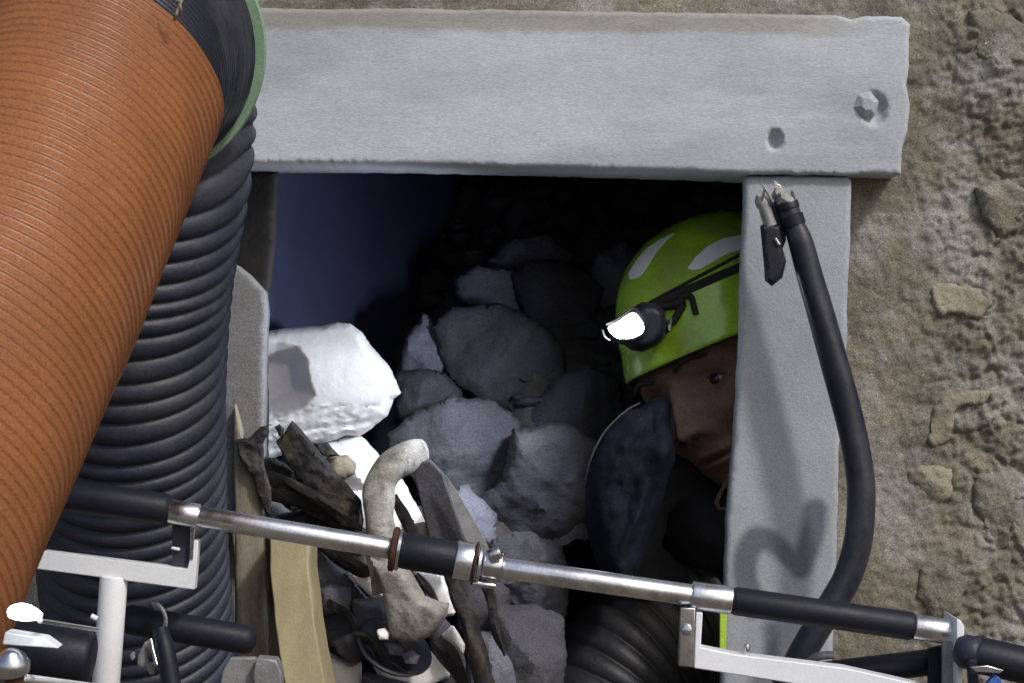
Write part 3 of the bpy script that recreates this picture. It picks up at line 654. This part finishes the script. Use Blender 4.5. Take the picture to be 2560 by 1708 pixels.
o = cyl('end_socket', (1728, 1488), (1830, 1502), 35 * PX, 'alu')
cyl('grip', (1826, 1501), (2288, 1567), 35.5 * PX, 'foam', cap=.006)
cyl('end_socket', (2284, 1567), (2404, 1584), 32 * PX, 'alu')
def flat(name, poly, d, th, m, par=fr, bw=.0012):
    return bevelled(MB().add(*prism_geo(poly, d, th)).build(name, M[m], par, 30), bw)
# worn scratches on the right-hand rail
# left bracket and upright
flat('bracket', [(107, 1378), (468, 1423), (486, 1349), (496, 1352), (486, 1475), (91, 1423)], DF + .004, .02, 'white')
flat('strap_plate', [(430, 1300), (468, 1304), (478, 1318), (480, 1398), (470, 1420), (430, 1414)], DF + .012, .004, 'dusty')
flat('hanger', [(462, 1300), (488, 1306), (482, 1400), (474, 1398), (476, 1320)], DF + .002, .004, 'chrome', bw=.0005)
cyl('upright', (285, 1440, DF + .014), (258, 1800, DF + .02), 35 * PX, 'white', cap=.001)
cyl('rivet', (428, 1370, DF + .008), (450, 1374, DF + .008), 4 * PX, 'sticker')
# right bracket
flat('bracket', [(1702, 1520), (1739, 1520), (1733, 1669), (1696, 1666)], DF - .012, .012, 'alu')
cyl('bolt', (1717, 1574, DF - .016), (1717, 1574, DF - .008), 14 * PX, 'chrome')
flat('bracket', [(1741, 1530), (1757, 1532), (1752, 1619), (1840, 1637), (2116, 1671), (2300, 1712), (2420, 1740), (2420, 1790), (2000, 1712), (1735, 1671)], DF - .008, .03, 'white')
cyl('bolt', (1867, 1642, DF + .006), (1868, 1610, DF + .006), 7 * PX, 'chrome')
flat('end_plate', [(2392, 1546), (2402, 1552), (2411, 1568), (2404, 1760), (2392, 1760)], DF - .03, .07, 'white')
flat('bracket', [(2358, 1600), (2391, 1600), (2391, 1760), (2358, 1760)], DF - .01, .01, 'nut')
flat('bracket', [(2322, 1622), (2357, 1615), (2357, 1760), (2322, 1760)], DF + .02, .01, 'foam')
cyl('grip', (2040, 1690, DF + .05), (2356, 1652, DF + .05), 34 * PX, 'foam', cap=.008)
tube('cuff', [P(2016, 1670, DF + .06), P(2030, 1650, DF + .05), P(2052, 1640, DF + .04), P(2082, 1638, DF + .04)], .005, M['nut'], fr, seg=12, n=20)

# curved handle with clamp against the post
hd = thing('curved_handle', 'bent black tube with steel clamp and lever before the right post', 'handle', tuple(P(2010, 1640, 2.7)))
hpts = [(1972, 522), (1986, 562), (2002, 606), (2024, 690), (2062, 820), (2098, 950), (2126, 1060), (2146, 1160), (2154, 1240), (2146, 1350), (2119, 1440), (2088, 1498), (2040, 1575), (2000, 1645), (1960, 1720)]
tube('bent_tube', [P(x, y, 2.885 - .03 * (y / 1700)) for x, y in hpts], [.0150] * 2 + [.0175, .0185, .0195] + [.020] * 10, M['black'], hd, seg=32, n=160, rfun=lambda s, a: .0004 * np.sin(3 * a + 30 * s), smooth=40)
ax = (P(1986, 562, 2.86) - P(1965, 500, 2.86)).normalized()
MB().add(*lathe_geo(P(1966, 503, 2.875), ax, [(0, .013), (.003, .0155), (.012, .0155), (.014, .0135), (.02, .0135), (.022, .0165), (.036, .0165), (.038, .0145)], 28)).build('ferrule', M['foam'], hd, 40)
MB().add(*lathe_geo(P(1961, 492, 2.875), ax, [(0, .011), (.002, .0145), (.008, .0145), (.009, .012)], 28)).build('clamp_ring', M['chrome'], hd, 40)
MB().add(*lathe_geo(P(1908, 512, 2.875), ax, [(-.012, .008), (-.008, .010), (.0, .0105), (.004, .0085), (.032, .0095), (.034, .007)], 24)).build('clamp_barrel', M['nut'], hd, 40)
for (x, y, x2, y2, r) in [(1905, 500, 1912, 472, .0022), (1894, 508, 1892, 488, .0026), (1932, 505, 1906, 460, .0022), (1952, 505, 1948, 482, .0036), (1985, 500, 1979, 478, .0032), (1928, 498, 1940, 470, .0025)]:
    tube('clamp_tooth', [P(x, y, 2.865), P(x2, y2, 2.86)], [r, r * .7], M['chrome'], hd, seg=12)
flat('clamp_blade', [(1934, 453), (1938, 452), (1986, 502), (1975, 508), (1940, 486)], 2.86, .003, 'chrome', hd, .0003)
flat('clamp_cheek', [(1925, 490), (1945, 480), (1962, 520), (1966, 600), (1950, 640), (1935, 600), (1922, 540)], 2.885, .012, 'dusty', hd, .002)
o = rock('lever', [(1900, 566), (1906, 561), (1950, 563), (1956, 620), (1966, 653), (1956, 695), (1930, 716), (1912, 702), (1909, 655)], 2.875, .018, M['foam'], hd, g=6, seed=150, facets=0, jit=0, amp=0, roundness=.35, smooth=50)
tube('lever_screw', [P(1938, 596, 2.864), P(1948, 612, 2.864)], .0028, M['chrome'], hd, seg=10)
# lime strip low on the post
o = flat('marker_strip', [(1800, 1530), (1817, 1530), (1815, 1640), (1799, 1640)], 2.93, .006, 'lime_strip', None); tag(o, 'narrow lime green strip on left edge of the right post', 'strip')
# black cylinder far right
rc = thing('camera_arm', 'black cylindrical fitting with blue part at the lower right corner', 'fitting', tuple(P(2480, 1700, 2.25)))
cyl('barrel', (2420, 1632), (2680, 1690), 46 * PX, 'foam', rc, d=2.27, cap=.006)
MB().add(*lathe_geo(P(2418, 1630, 2.26), (1, -.55, -.2), [(-.012, .014), (-.004, .019), (.010, .019), (.014, .016)], 28)).build('end_cap', M['dusty'], rc, 40)
flat('blue_insert', [(2462, 1716), (2488, 1686), (2505, 1700), (2500, 1740), (2462, 1740)], 2.22, .01, 'blueplastic', rc)
flat('clip', [(2425, 1668), (2470, 1664), (2510, 1676), (2500, 1684), (2440, 1680)], 2.215, .006, 'chrome', rc, .0008)
flat('bracket', [(2420, 1650), (2440, 1650), (2452, 1740), (2425, 1740)], 2.23, .01, 'foam', rc)

# ------------------------------------------------------------------ lower left equipment
eq = thing('work_lamp', 'small lit lamp on a metal arm in the lower left corner', 'lamp', tuple(P(60, 1700, 2.1)))
lm = rock('lens', closed([(18, 1528), (30, 1513), (60, 1508), (90, 1520), (106, 1535), (98, 1549), (60, 1553), (28, 1546)]), 1.58, .02, M['glow2'], eq, g=6, seed=160, facets=0, jit=0, amp=0, roundness=.7)
tube('arm', [P(100, 1552, 1.585), P(240, 1574, 2.10)], .0022, M['chrome'], eq, seg=12)
flat('shade', [(12, 1580), (110, 1596), (146, 1622), (4, 1612)], 1.60, .02, 'white', eq)
MB().add(*lathe_geo(P(28, 1668, 1.60), (0, -.35, 1), [(-.003, .0145), (.003, .015), (.009, .012), (.014, .007), (.0155, .002)], 32)).build('cap', M['chrome'], eq, 50)
MB().add(*lathe_geo(P(36, 1692, 1.60), (0, -.1, 1), [(-.01, .007), (.004, .008)], 20)).build('neck', M['rust'], eq, 50)
cyl('tube', (55, 1694, 1.60), (235, 1716, 2.09), 7 * PX, 'white', eq)
cyl('housing', (-60, 1600, 2.2), (232, 1650, 2.2), 66 * PX, 'foam', eq, cap=.008)
tube('knob', [P(228, 1540, 2.2), P(243, 1548, 2.2)], .003, M['sticker'], eq, seg=12)
gr = thing('handle_grip', 'rounded black grip handle poking right at lower left', 'handle', tuple(P(420, 1600, 2.32)))
cyl('grip', (300, 1545, 2.36), (640, 1604, 2.36), 38 * PX, 'foam', gr, cap=.012)
tube('strap_ring', [P(386, 1516, 2.33), P(402, 1520, 2.315), P(414, 1545, 2.31), P(410, 1575, 2.315), P(396, 1590, 2.33)], .0038, M['nut'], gr, seg=12, n=26, flat=(.6, 1.5))
tube('cable', [P(400, 1575, 2.30), P(414, 1630, 2.29), P(436, 1760, 2.28)], [.009, .011, .011], M['foam'], gr, seg=18, n=20)
tube('pull_rod', [P(377, 1598, 2.29), P(384, 1630, 2.285), P(392, 1662, 2.28)], .0022, M['chrome'], gr, seg=10, n=10)
for i, (pl, lab) in enumerate([([(325, 1640), (336, 1622), (338, 1642), (330, 1655)], 'smallest clear shard beside the white upright'), ([(345, 1640), (362, 1605), (374, 1600), (368, 1640), (372, 1655), (355, 1672), (344, 1660)], 'jagged clear plastic shard left of the steel pull rod'), ([(366, 1672), (380, 1655), (388, 1680), (378, 1692)], 'lowest clear shard near the bottom edge')]):
    o = rock('plastic_shard', pl, 2.3, .004, M['nut'], None, g=5, seed=170 + i, facets=2, jit=1, amp=.001); tag(o, lab, 'shard', 'clear plastic shards')
ng = thing('hex_nut', 'grey hexagonal nut and plate below the black grip', 'nut', tuple(P(640, 1708, 2.5)))
flat('nut_body', [(640, 1646), (690, 1650), (703, 1680), (703, 1760), (640, 1760), (632, 1690)], 2.48, .03, 'nut', ng, .002)
flat('plate', [(575, 1645), (640, 1644), (640, 1760), (540, 1760), (556, 1680)], 2.5, .012, 'nut', ng, .002)

# ------------------------------------------------------------------ the person
Fw = Vector((-.80, -.54, -.27)).normalized()
U = Vector((-.37, .10, .93)); U = (U - Fw * U.dot(Fw)).normalized()
Sx = Fw.cross(U).normalized()       # the person's right -> towards the camera side or away
HS = 1.55
Fh, Uh, Sh = Fw.copy(), U.copy(), Sx.copy()
Fw = Vector((-.60, -.77, -.12)).normalized(); U = Vector((-.42, .15, .89)); U = (U - Fw * U.dot(Fw)).normalized(); Sx = Fw.cross(U).normalized()
eye_near = 1 if Sx.x > 0 else -1     # side of the eye nearer to the camera
eye_w = P(1768, 952, 3.12)
H0 = eye_w - (Sx * (eye_near * .033) + Fw * .088) * HS
def HW(x, y, z): return H0 + (Sx * x + Fw * y + U * z) * HS
def gs(v, s): return math.exp(-(v / s) ** 2)
def headpt(lon, lat):
    x = .078 * math.sin(lon) * math.cos(lat); y = .100 * math.cos(lon) * math.cos(lat); z = .122 * math.sin(lat)
    if z < 0:
        k = (-z / .122); x *= 1 - .30 * k ** 1.4
        if y < 0: y *= 1 - .45 * k
        else: y *= 1 + .10 * k
    if y > 0:
        y = .100 * (y / .100) ** .80 * .96
        f = min(1, y / .05)
        rp = max(0, min(1, (.022 - z) / .062)); below = 1 if z > -.043 else math.exp(-((z + .043) / .007) ** 2)
        y += f * .033 * rp * below * gs(x, .0078 + .0045 * rp)
        y += f * .011 * (gs(x - .014, .007) + gs(x + .014, .007)) * gs(z + .041, .008)
        for s in (-1, 1):
            y -= f * .017 * gs(x - s * .033, .017) * gs(z - .001, .013)
            y += f * .008 * gs(x - s * .047, .018) * gs(z + .032, .016)
            y -= f * .005 * gs(x - s * .03, .01) * gs(z + .058, .014)
            y -= f * .006 * gs(x - s * .0085, .0035) * gs(z + .0475, .003)
        y += f * .009 * gs(z - .024, .009) * gs(x, .05)
        y += f * gs(x, .019) * (.009 * gs(z + .0655, .005) + .010 * gs(z + .077, .0055) - .012 * gs(z + .0712, .0022))
        y += f * .010 * gs(x, .022) * gs(z + .103, .014)
        y -= f * .003 * gs(x, .02) * gs(z + .088, .005)
    return Vector((x, y, z))
body = MB()
NL, NT = 190, 170
def lonmap(u): return (u - .4 * math.sin(2 * math.pi * u) / (2 * math.pi) * 1.0) * 2 * math.pi
vs = []; fs = []
for j in range(NT + 1):
    la = -math.pi / 2 + math.pi * j / NT
    for i in range(NL):
        p = headpt(lonmap(i / NL), la); vs.append(HW(*p))
for j in range(NT):
    for i in range(NL):
        k = (i + 1) % NL; fs.append((j * NL + i, j * NL + k, (j + 1) * NL + k, (j + 1) * NL + i))
def lipf(i, j):
    p = headpt(lonmap((i + .5) / NL), -math.pi / 2 + math.pi * (j + .5) / NT)
    return p.y > .05 and abs(p.x) < .018 * (1 - abs(p.z + .0715) / .022) and -.0795 < p.z < -.0635
F0 = [f for k_, f in enumerate(fs) if not lipf(k_ % NL, k_ // NL)]; F1 = [f for k_, f in enumerate(fs) if lipf(k_ % NL, k_ // NL)]
body.add(vs, F0, 0); nb_ = len(body.v) - len(vs); body.f += F1; body.m += [4] * len(F1)
def ball(c, r, mi, keep=None, n=28, sc=(1, 1, 1)):
    vs = []; fs = []
    for j in range(n + 1):
        la = -math.pi / 2 + math.pi * j / n
        for i in range(n):
            lo = 2 * math.pi * i / n; q = (math.sin(lo) * math.cos(la), math.cos(lo) * math.cos(la), math.sin(la))
            vs.append(HW(c[0] + r * q[0] * sc[0], c[1] + r * q[1] * sc[1], c[2] + r * q[2] * sc[2]))
    for j in range(n):
        for i in range(n):
            k = (i + 1) % n
            if keep and not keep((lonmid := 2 * math.pi * (i + .5) / n), -math.pi / 2 + math.pi * (j + .5) / n): continue
            fs.append((j * n + i, j * n + k, (j + 1) * n + k, (j + 1) * n + i))
    body.add(vs, fs, mi)
for s in (-1, 1):
    ey = min((abs(headpt(lo_, la_).x - s * .033) + abs(headpt(lo_, la_).z + .001), headpt(lo_, la_).y) for lo_ in np.linspace(-1.2, 1.2, 121) for la_ in np.linspace(-.4, .4, 61))[1] - .0085
    ball((s * .033, ey, -.001), .0115, 1)
    ball((s * .033 - s * .001, ey + .0062, -.001), .0072, 2)
    ball((s * .033, ey - .001, -.001), .0132, 0, keep=lambda lo, la: la > R(16) or la < R(-20), n=40)
    ball((s * .0095, headpt(0, math.asin(-.047 / .122)).y - .004, -.0475), .0042, 3, n=12, sc=(1, 1.2, .6))
    vv, ff = tube_geo([HW(s * .021, ey + .0105, .0005), HW(s * .033, ey + .0125, .0048), HW(s * .046, ey + .0085, .0)], [.0007, .0013, .0007], seg=8, n=14); body.add(vv, ff, 3)
    # brow
    vv, ff = tube_geo([HW(s * .014, .106, .021), HW(s * .030, .105, .027), HW(s * .050, .093, .022)], [.0030, .0048, .0020], seg=10, n=14, flat=(.7, 1.1)); body.add(vv, ff, 3)
    # ear
    ball((s * .079, -.006, -.012), .030, 0, sc=(.35, .6, 1.05))
    ball((s * .084, -.001, -.010), .018, 0, sc=(.4, .55, .9))
# trunk, arms and legs as one skinned figure (crouching behind the post)
J = {'pelvis': (P(2120, 1900, 3.62), .12), 'belly': (P(2040, 1700, 3.55), .115), 'chest': (P(1930, 1480, 3.47), .13), 'upper': (P(1875, 1370, 3.42), .10), 'neck': (P(1862, 1280, 3.36), .055), 'nape': (HW(0, -.03, -.07), .060),
     'sh1': (P(1640, 1180, 3.20), .040), 'el1': (P(1560, 1370, 3.16), .036), 'wr1': (P(1820, 1660, 3.33), .028), 'pa1': (P(1885, 1690, 3.31), .030),
     'sh2': (P(2090, 1390, 3.42), .055), 'el2': (P(2190, 1700, 3.33), .042), 'wr2': (P(2000, 1850, 3.30), .028), 'pa2': (P(1930, 1870, 3.29), .030),
     'hip1': (P(2020, 1950, 3.58), .085), 'kn1': (P(1700, 1900, 3.50), .062), 'an1': (P(1830, 2500, 3.62), .04), 'to1': (P(1720, 2560, 3.50), .03),
     'hip2': (P(2220, 1960, 3.60), .085), 'kn2': (P(2180, 1980, 3.34), .062), 'an2': (P(2240, 2540, 3.55), .04), 'to2': (P(2200, 2590, 3.42), .03)}
E = [('pelvis', 'belly'), ('belly', 'chest'), ('chest', 'upper'), ('upper', 'neck'), ('neck', 'nape'), ('upper', 'sh1'), ('sh1', 'el1'), ('el1', 'wr1'), ('wr1', 'pa1'), ('upper', 'sh2'), ('sh2', 'el2'), ('el2', 'wr2'), ('wr2', 'pa2'),
     ('pelvis', 'hip1'), ('hip1', 'kn1'), ('kn1', 'an1'), ('an1', 'to1'), ('pelvis', 'hip2'), ('hip2', 'kn2'), ('kn2', 'an2'), ('an2', 'to2')]
for h, sgn in (('1', 1), ('2', -1)):
    w_ = J['wr' + h][0]; p_ = J['pa' + h][0]; dr = (p_ - w_).normalized(); sd_ = dr.cross(Vector((0, 0, 1))).normalized()
    for k in range(5):
        off = (k - 1.6) * .019; ln = (.052, .066, .072, .066, .050)[k]
        if k == 0: base = p_ - dr * .02 + sd_ * -.038; dd_ = (dr * .5 - sd_ * .8).normalized()
        else: base = p_ + dr * .03 + sd_ * off; dd_ = dr
        q0, q1, q2 = f'f{h}{k}a', f'f{h}{k}b', f'f{h}{k}c'
        J[q0] = (base, .010); J[q1] = (base + dd_ * ln * .5 + Vector((0, 0, -.006)), .009); J[q2] = (base + dd_ * ln * .9 + Vector((0, 0, -.024)), .008)
        E += [('pa' + h, q0), (q0, q1), (q1, q2)]
def skinmesh(J, E, sub, root='pelvis'):
    names = list(J); me = bpy.data.meshes.new('tmp'); me.from_pydata([tuple(J[n][0]) for n in names], [(names.index(a), names.index(b)) for a, b in E], [])
    ob = bpy.data.objects.new('tmp', me); S.collection.objects.link(ob)
    ob.modifiers.new('s', 'SKIN'); sm = ob.modifiers.new('u', 'SUBSURF'); sm.levels = sub; sm.render_levels = sub
    for i, n in enumerate(names):
        me.skin_vertices[0].data[i].radius = (J[n][1], J[n][1]); me.skin_vertices[0].data[i].use_root = (n == root)
    dg = bpy.context.evaluated_depsgraph_get(); ev = ob.evaluated_get(dg); m2 = bpy.data.meshes.new_from_object(ev)
    v = [tuple(q.co) for q in m2.vertices]; f = [tuple(p.vertices) for p in m2.polygons]
    bpy.data.objects.remove(ob); return v, f
body.add(*skinmesh(J, E, 2), 0)
per = body.build('person', [M['skin'], M['sclera'], M['iris'], M['hair'], M['lip']], None, True)
tag(per, 'worker in lime green helmet and dark jacket peering past the right post', 'person')
# hair under the helmet
hr = MB(); vs = []; fs = []; n1, n2 = 48, 24
for j in range(n2 + 1):
    la = R(-22) + (R(90) - R(-22)) * j / n2
    for i in range(n1 + 1):
        lo = R(72) + (R(288) - R(72)) * i / n1
        p = headpt(lo, la) * 1.045; p.z += .002 * noise.noise(p * 200); vs.append(HW(*p))
for j in range(n2):
    for i in range(n1): fs.append((j * (n1 + 1) + i, j * (n1 + 1) + i + 1, (j + 1) * (n1 + 1) + i + 1, (j + 1) * (n1 + 1) + i))
hr.add(vs, fs).build('hair', M['hair'], per, True)
# clothing
def wrinkle(vs, amp, sc, st=(1, 1, 1)):
    return [tuple(Vector(v) + Vector((noise.noise(Vector((v[0] * sc * st[0], v[1] * sc, v[2] * sc * st[2]))), noise.noise(Vector((v[0] * sc * st[0] + 9, v[1] * sc, v[2] * sc * st[2]))), .5 * noise.noise(Vector((v[0] * sc + 5, v[1] * sc, v[2] * sc)))) ) * amp) for v in vs]
JK = {k: (J[k][0], J[k][1]) for k in ('pelvis', 'belly', 'chest', 'upper', 'neck', 'sh2', 'el2', 'wr2')}
for k, r_ in (('pelvis', .14), ('belly', .14), ('chest', .155), ('upper', .15), ('neck', .125), ('sh2', .08), ('el2', .06), ('wr2', .045)): JK[k] = (J[k][0], r_)
JK['sh1'] = (J['sh1'][0], .052); JK['el1'] = (J['el1'][0], .050); JK['wr1'] = (J['wr1'][0], .042); JK['collar'] = (P(1765, 1320, 3.22), .088); JK['collar2'] = (P(1690, 1360, 3.20), .070)
v, f = skinmesh(JK, [('pelvis', 'belly'), ('belly', 'chest'), ('chest', 'upper'), ('upper', 'neck'), ('upper', 'collar'), ('collar', 'collar2'), ('upper', 'sh1'), ('sh1', 'el1'), ('el1', 'wr1'), ('upper', 'sh2'), ('sh2', 'el2'), ('el2', 'wr2')], 3)
MB().add(wrinkle(v, .012, 16, (1, 1, 2)), f).build('jacket', M['cloth'], per, True)
def fold(x, y):
    q = Vector((x * .011 + y * .004, y * .0035 - x * .002, 3))
    return .026 * noise.noise(q) + .016 * noise.noise(q * 2.6) + .006 * noise.noise(q * 7) - .010 * math.exp(-(((x - 1600) + (y - 1250) * .45) / 14) ** 2)
rock('sleeve', [(1602, 1018), (1632, 992), (1662, 986), (1678, 1012), (1680, 1080), (1688, 1124), (1690, 1152), (1672, 1195), (1650, 1280), (1612, 1390), (1580, 1470), (1520, 1480), (1490, 1410), (1466, 1320), (1462, 1220), (1476, 1150), (1510, 1085), (1560, 1028)],
     3.08, .13, M['navy'], per, g=7, seed=200, facets=0, jit=2, amp=.0015, scale=26, roundness=.7, smooth=True, depthfn=fold)
tube('lit_rim', [P(1600, 1008, 3.07), P(1562, 1030, 3.07), P(1512, 1080, 3.07), P(1480, 1140, 3.07), P(1464, 1200, 3.07)], .0017, M['rub2'], per, seg=10, n=30)  # pale tube imitating the light rim along the sleeve edge
JT = {'pelvis': (J['pelvis'][0], .13), 'hip1': (J['hip1'][0], .10), 'kn1': (J['kn1'][0], .078), 'an1': (J['an1'][0], .058), 'hip2': (J['hip2'][0], .10), 'kn2': (J['kn2'][0], .078), 'an2': (J['an2'][0], .058)}
v, f = skinmesh(JT, [('pelvis', 'hip1'), ('hip1', 'kn1'), ('kn1', 'an1'), ('pelvis', 'hip2'), ('hip2', 'kn2'), ('kn2', 'an2')], 2)
MB().add(wrinkle(v, .008, 18), f).build('trousers', M['cloth'], per, True)

# helmet: its own thing, worn on the head
HA, HB, HC = .155, .190, .184
HO = P(1824, 815, 3.26)
def HP(x, y, z): return HO + Sh * x + Fh * y + Uh * z
hm = thing('helmet', 'glossy lime green safety helmet with white reflective stickers', 'helmet', tuple(HO))
vs = []; fs = []; n1, n2 = 96, 48
for j in range(n2 + 1):
    t = j / n2
    la = R(-8) + (R(90) - R(-8)) * t
    for i in range(n1):
        lo = 2 * math.pi * i / n1
        cl_ = abs(math.cos(la)) ** .85; sl_ = math.sin(la)
        x = HA * math.sin(lo) * cl_; y = HB * math.cos(lo) * cl_; z = HC * sl_
        fl = max(0, 1 - t / .14); x *= 1 + .035 * fl; y *= 1 + (.035 + .05 * max(0, math.cos(lo)) ** 2) * fl
        z += .010 * math.exp(-(x / .02) ** 2) * 0
        vs.append(HP(x, y, z))
for j in range(n2):
    for i in range(n1): k = (i + 1) % n1; fs.append((j * n1 + i, j * n1 + k, (j + 1) * n1 + k, (j + 1) * n1 + i))
o = MB().add(vs, fs).build('shell', M['helmet'], hm, True)
sd_m = o.modifiers.new('thick', 'SOLIDIFY'); sd_m.thickness = .004; sd_m.offset = -1 if True else 1
from mathutils.bvhtree import BVHTree
BV = BVHTree.FromPolygons([Vector(v) for v in vs], fs)
def cast(px, py, k=1.0, d0=2.0):
    """point of the helmet dome seen at photo pixel (px, py)"""
    o_ = Vector((0, 0, CZ)); r_ = (P(px, py, 1.0) - o_).normalized()
    hit, nn, idx, ds = BV.ray_cast(o_, r_)
    if hit is None: hit, nn, idx, ds = BV.find_nearest(P(px, py, 3.24))
    out = (hit - HO).normalized()
    return hit + out * (k - 1) * .17
def patch(name, poly, m, k0=1.006, k1=1.014, g=7):
    V, f, dist, nb = cdt(poly, g, 0, 1)
    n = len(V); a_ = [cast(x, y, k1) for x, y in V]; b_ = [cast(x, y, k0) for x, y in V]
    ed = {}; fs = [tuple(q) for q in f] + [tuple(i + n for i in q)[::-1] for q in f]
    for q in f:
        for u_, w_ in zip(q, list(q[1:]) + [q[0]]): ed[(u_, w_)] = 1
    for (u_, w_) in ed:
        if (w_, u_) not in ed: fs.append((u_, u_ + n, w_ + n, w_))
    return MB().add(a_ + b_, fs).build(name, m, hm, 40)
patch('sticker', [(1576, 700), (1574, 686), (1592, 655), (1618, 625), (1650, 602), (1686, 586), (1665, 605), (1645, 628), (1625, 660), (1605, 690), (1590, 698)], M['sticker'])
patch('sticker', [(1721, 674), (1722, 670), (1740, 645), (1770, 618), (1810, 598), (1850, 590), (1900, 586), (1900, 620), (1855, 624), (1815, 638), (1780, 658), (1752, 674), (1735, 677)], M['sticker'])
tube('chin_strap', [cast(1852, 840, 1.0), P(1862, 960, 3.10), P(1858, 1120, 3.06), HW(.012, .098, -.118), HW(-.055, .03, -.125)], .0022, M['tan'], hm, seg=10, n=40, flat=(.5, 1.5))
# headlamp worn on the helmet
hl = thing('headlamp', 'lit black headlamp strapped to the front of the green helmet', 'headlamp', tuple(cast(1590, 800)))
def ringpts(z0, k, sl, n=60):
    out = []
    for i in range(n + 1):
        lo = 2 * math.pi * i / n; zz = z0 + sl * math.cos(lo); c_ = math.sqrt(max(0, 1 - (zz / HC) ** 2)) ** .85
        out.append(HP(HA * k * math.sin(lo) * c_, HB * k * math.cos(lo) * c_, zz))
    return out
tube('strap', ringpts(.070, 1.012, -.006), .007, M['strap'], hl, seg=10, n=140, flat=(.35, 1.0), up=tuple(Fw), smooth=50)
tube('strap', ringpts(.092, 1.012, -.022), .0026, M['strap'], hl, seg=8, n=140, smooth=50)
b0 = cast(1648, 762, 1.03); 
tube('strap_buckle', [cast(1700, 748, 1.03), cast(1728, 742, 1.03), cast(1738, 770, 1.03), cast(1742, 786, 1.03)], .005, M['strap'], hl, seg=10, n=20)
tube('strap_buckle', [cast(1712, 760, 1.03), cast(1690, 800, 1.03), cast(1672, 812, 1.03)], .006, M['strap'], hl, seg=10, n=20)
tube('strap_buckle', [cast(1655, 770, 1.03), cast(1690, 764, 1.03), cast(1715, 752, 1.03)], .006, M['strap'], hl, seg=10, n=20)
LC = P(1572, 812, 3.035)
lf = Vector((-.62, -.72, -.30)).normalized()
rock('battery_case', [(1586, 768), (1606, 754), (1640, 758), (1662, 778), (1668, 812), (1662, 846), (1640, 866), (1606, 880), (1578, 876), (1560, 862), (1552, 830), (1560, 796)], 3.085, .09, M['foam'], hl, g=6, seed=210, facets=0, jit=1, amp=.0008, roundness=.45, smooth=45)
rock('lamp_body', [(1540, 800), (1562, 780), (1586, 766), (1606, 780), (1624, 812), (1612, 848), (1584, 862), (1552, 862), (1530, 846), (1516, 818)], 3.055, .05, M['dusty'], hl, g=6, seed=211, facets=0, jit=1, amp=.0008, roundness=.4, smooth=45)
rock('lens', closed([(1521, 818), (1545, 804), (1568, 788), (1586, 782), (1602, 798), (1611, 820), (1600, 838), (1572, 848), (1545, 846), (1528, 834)]), 3.032, .022, M['glow'], hl, g=6, seed=212, facets=0, jit=0, amp=0, roundness=.6, smooth=60)
tube('bezel', [P(x, y, 3.036) for x, y in [(1516, 812), (1540, 800), (1564, 783), (1583, 771), (1594, 778)]], .0018, M['strap'], hl, seg=10, n=24)
tube('hinge', [P(1506, 826, 3.05), P(1512, 842, 3.04), P(1526, 852, 3.04)], .0016, M['strap'], hl, seg=10, n=14)
rock('bracket', [(1668, 800), (1682, 792), (1676, 830), (1664, 836)], 3.09, .02, M['nut'], hl, g=5, seed=213, facets=0, jit=0, amp=0)
sp = bpy.data.lights.new('headlamp_beam', 'SPOT'); sp.energy = 12; sp.spot_size = R(125); sp.spot_blend = 1.0; sp.shadow_soft_size = .03; sp.color = (.80, .87, 1.0)
sp_o = bpy.data.objects.new('headlamp_beam', sp); S.collection.objects.link(sp_o)
src = LC + lf * .045; aim = P(715, 975, 3.25) - src
sp_o.location = src - WL[hl.name]; sp_o.parent = hl; sp_o.rotation_euler = aim.to_track_quat('-Z', 'Y').to_euler()
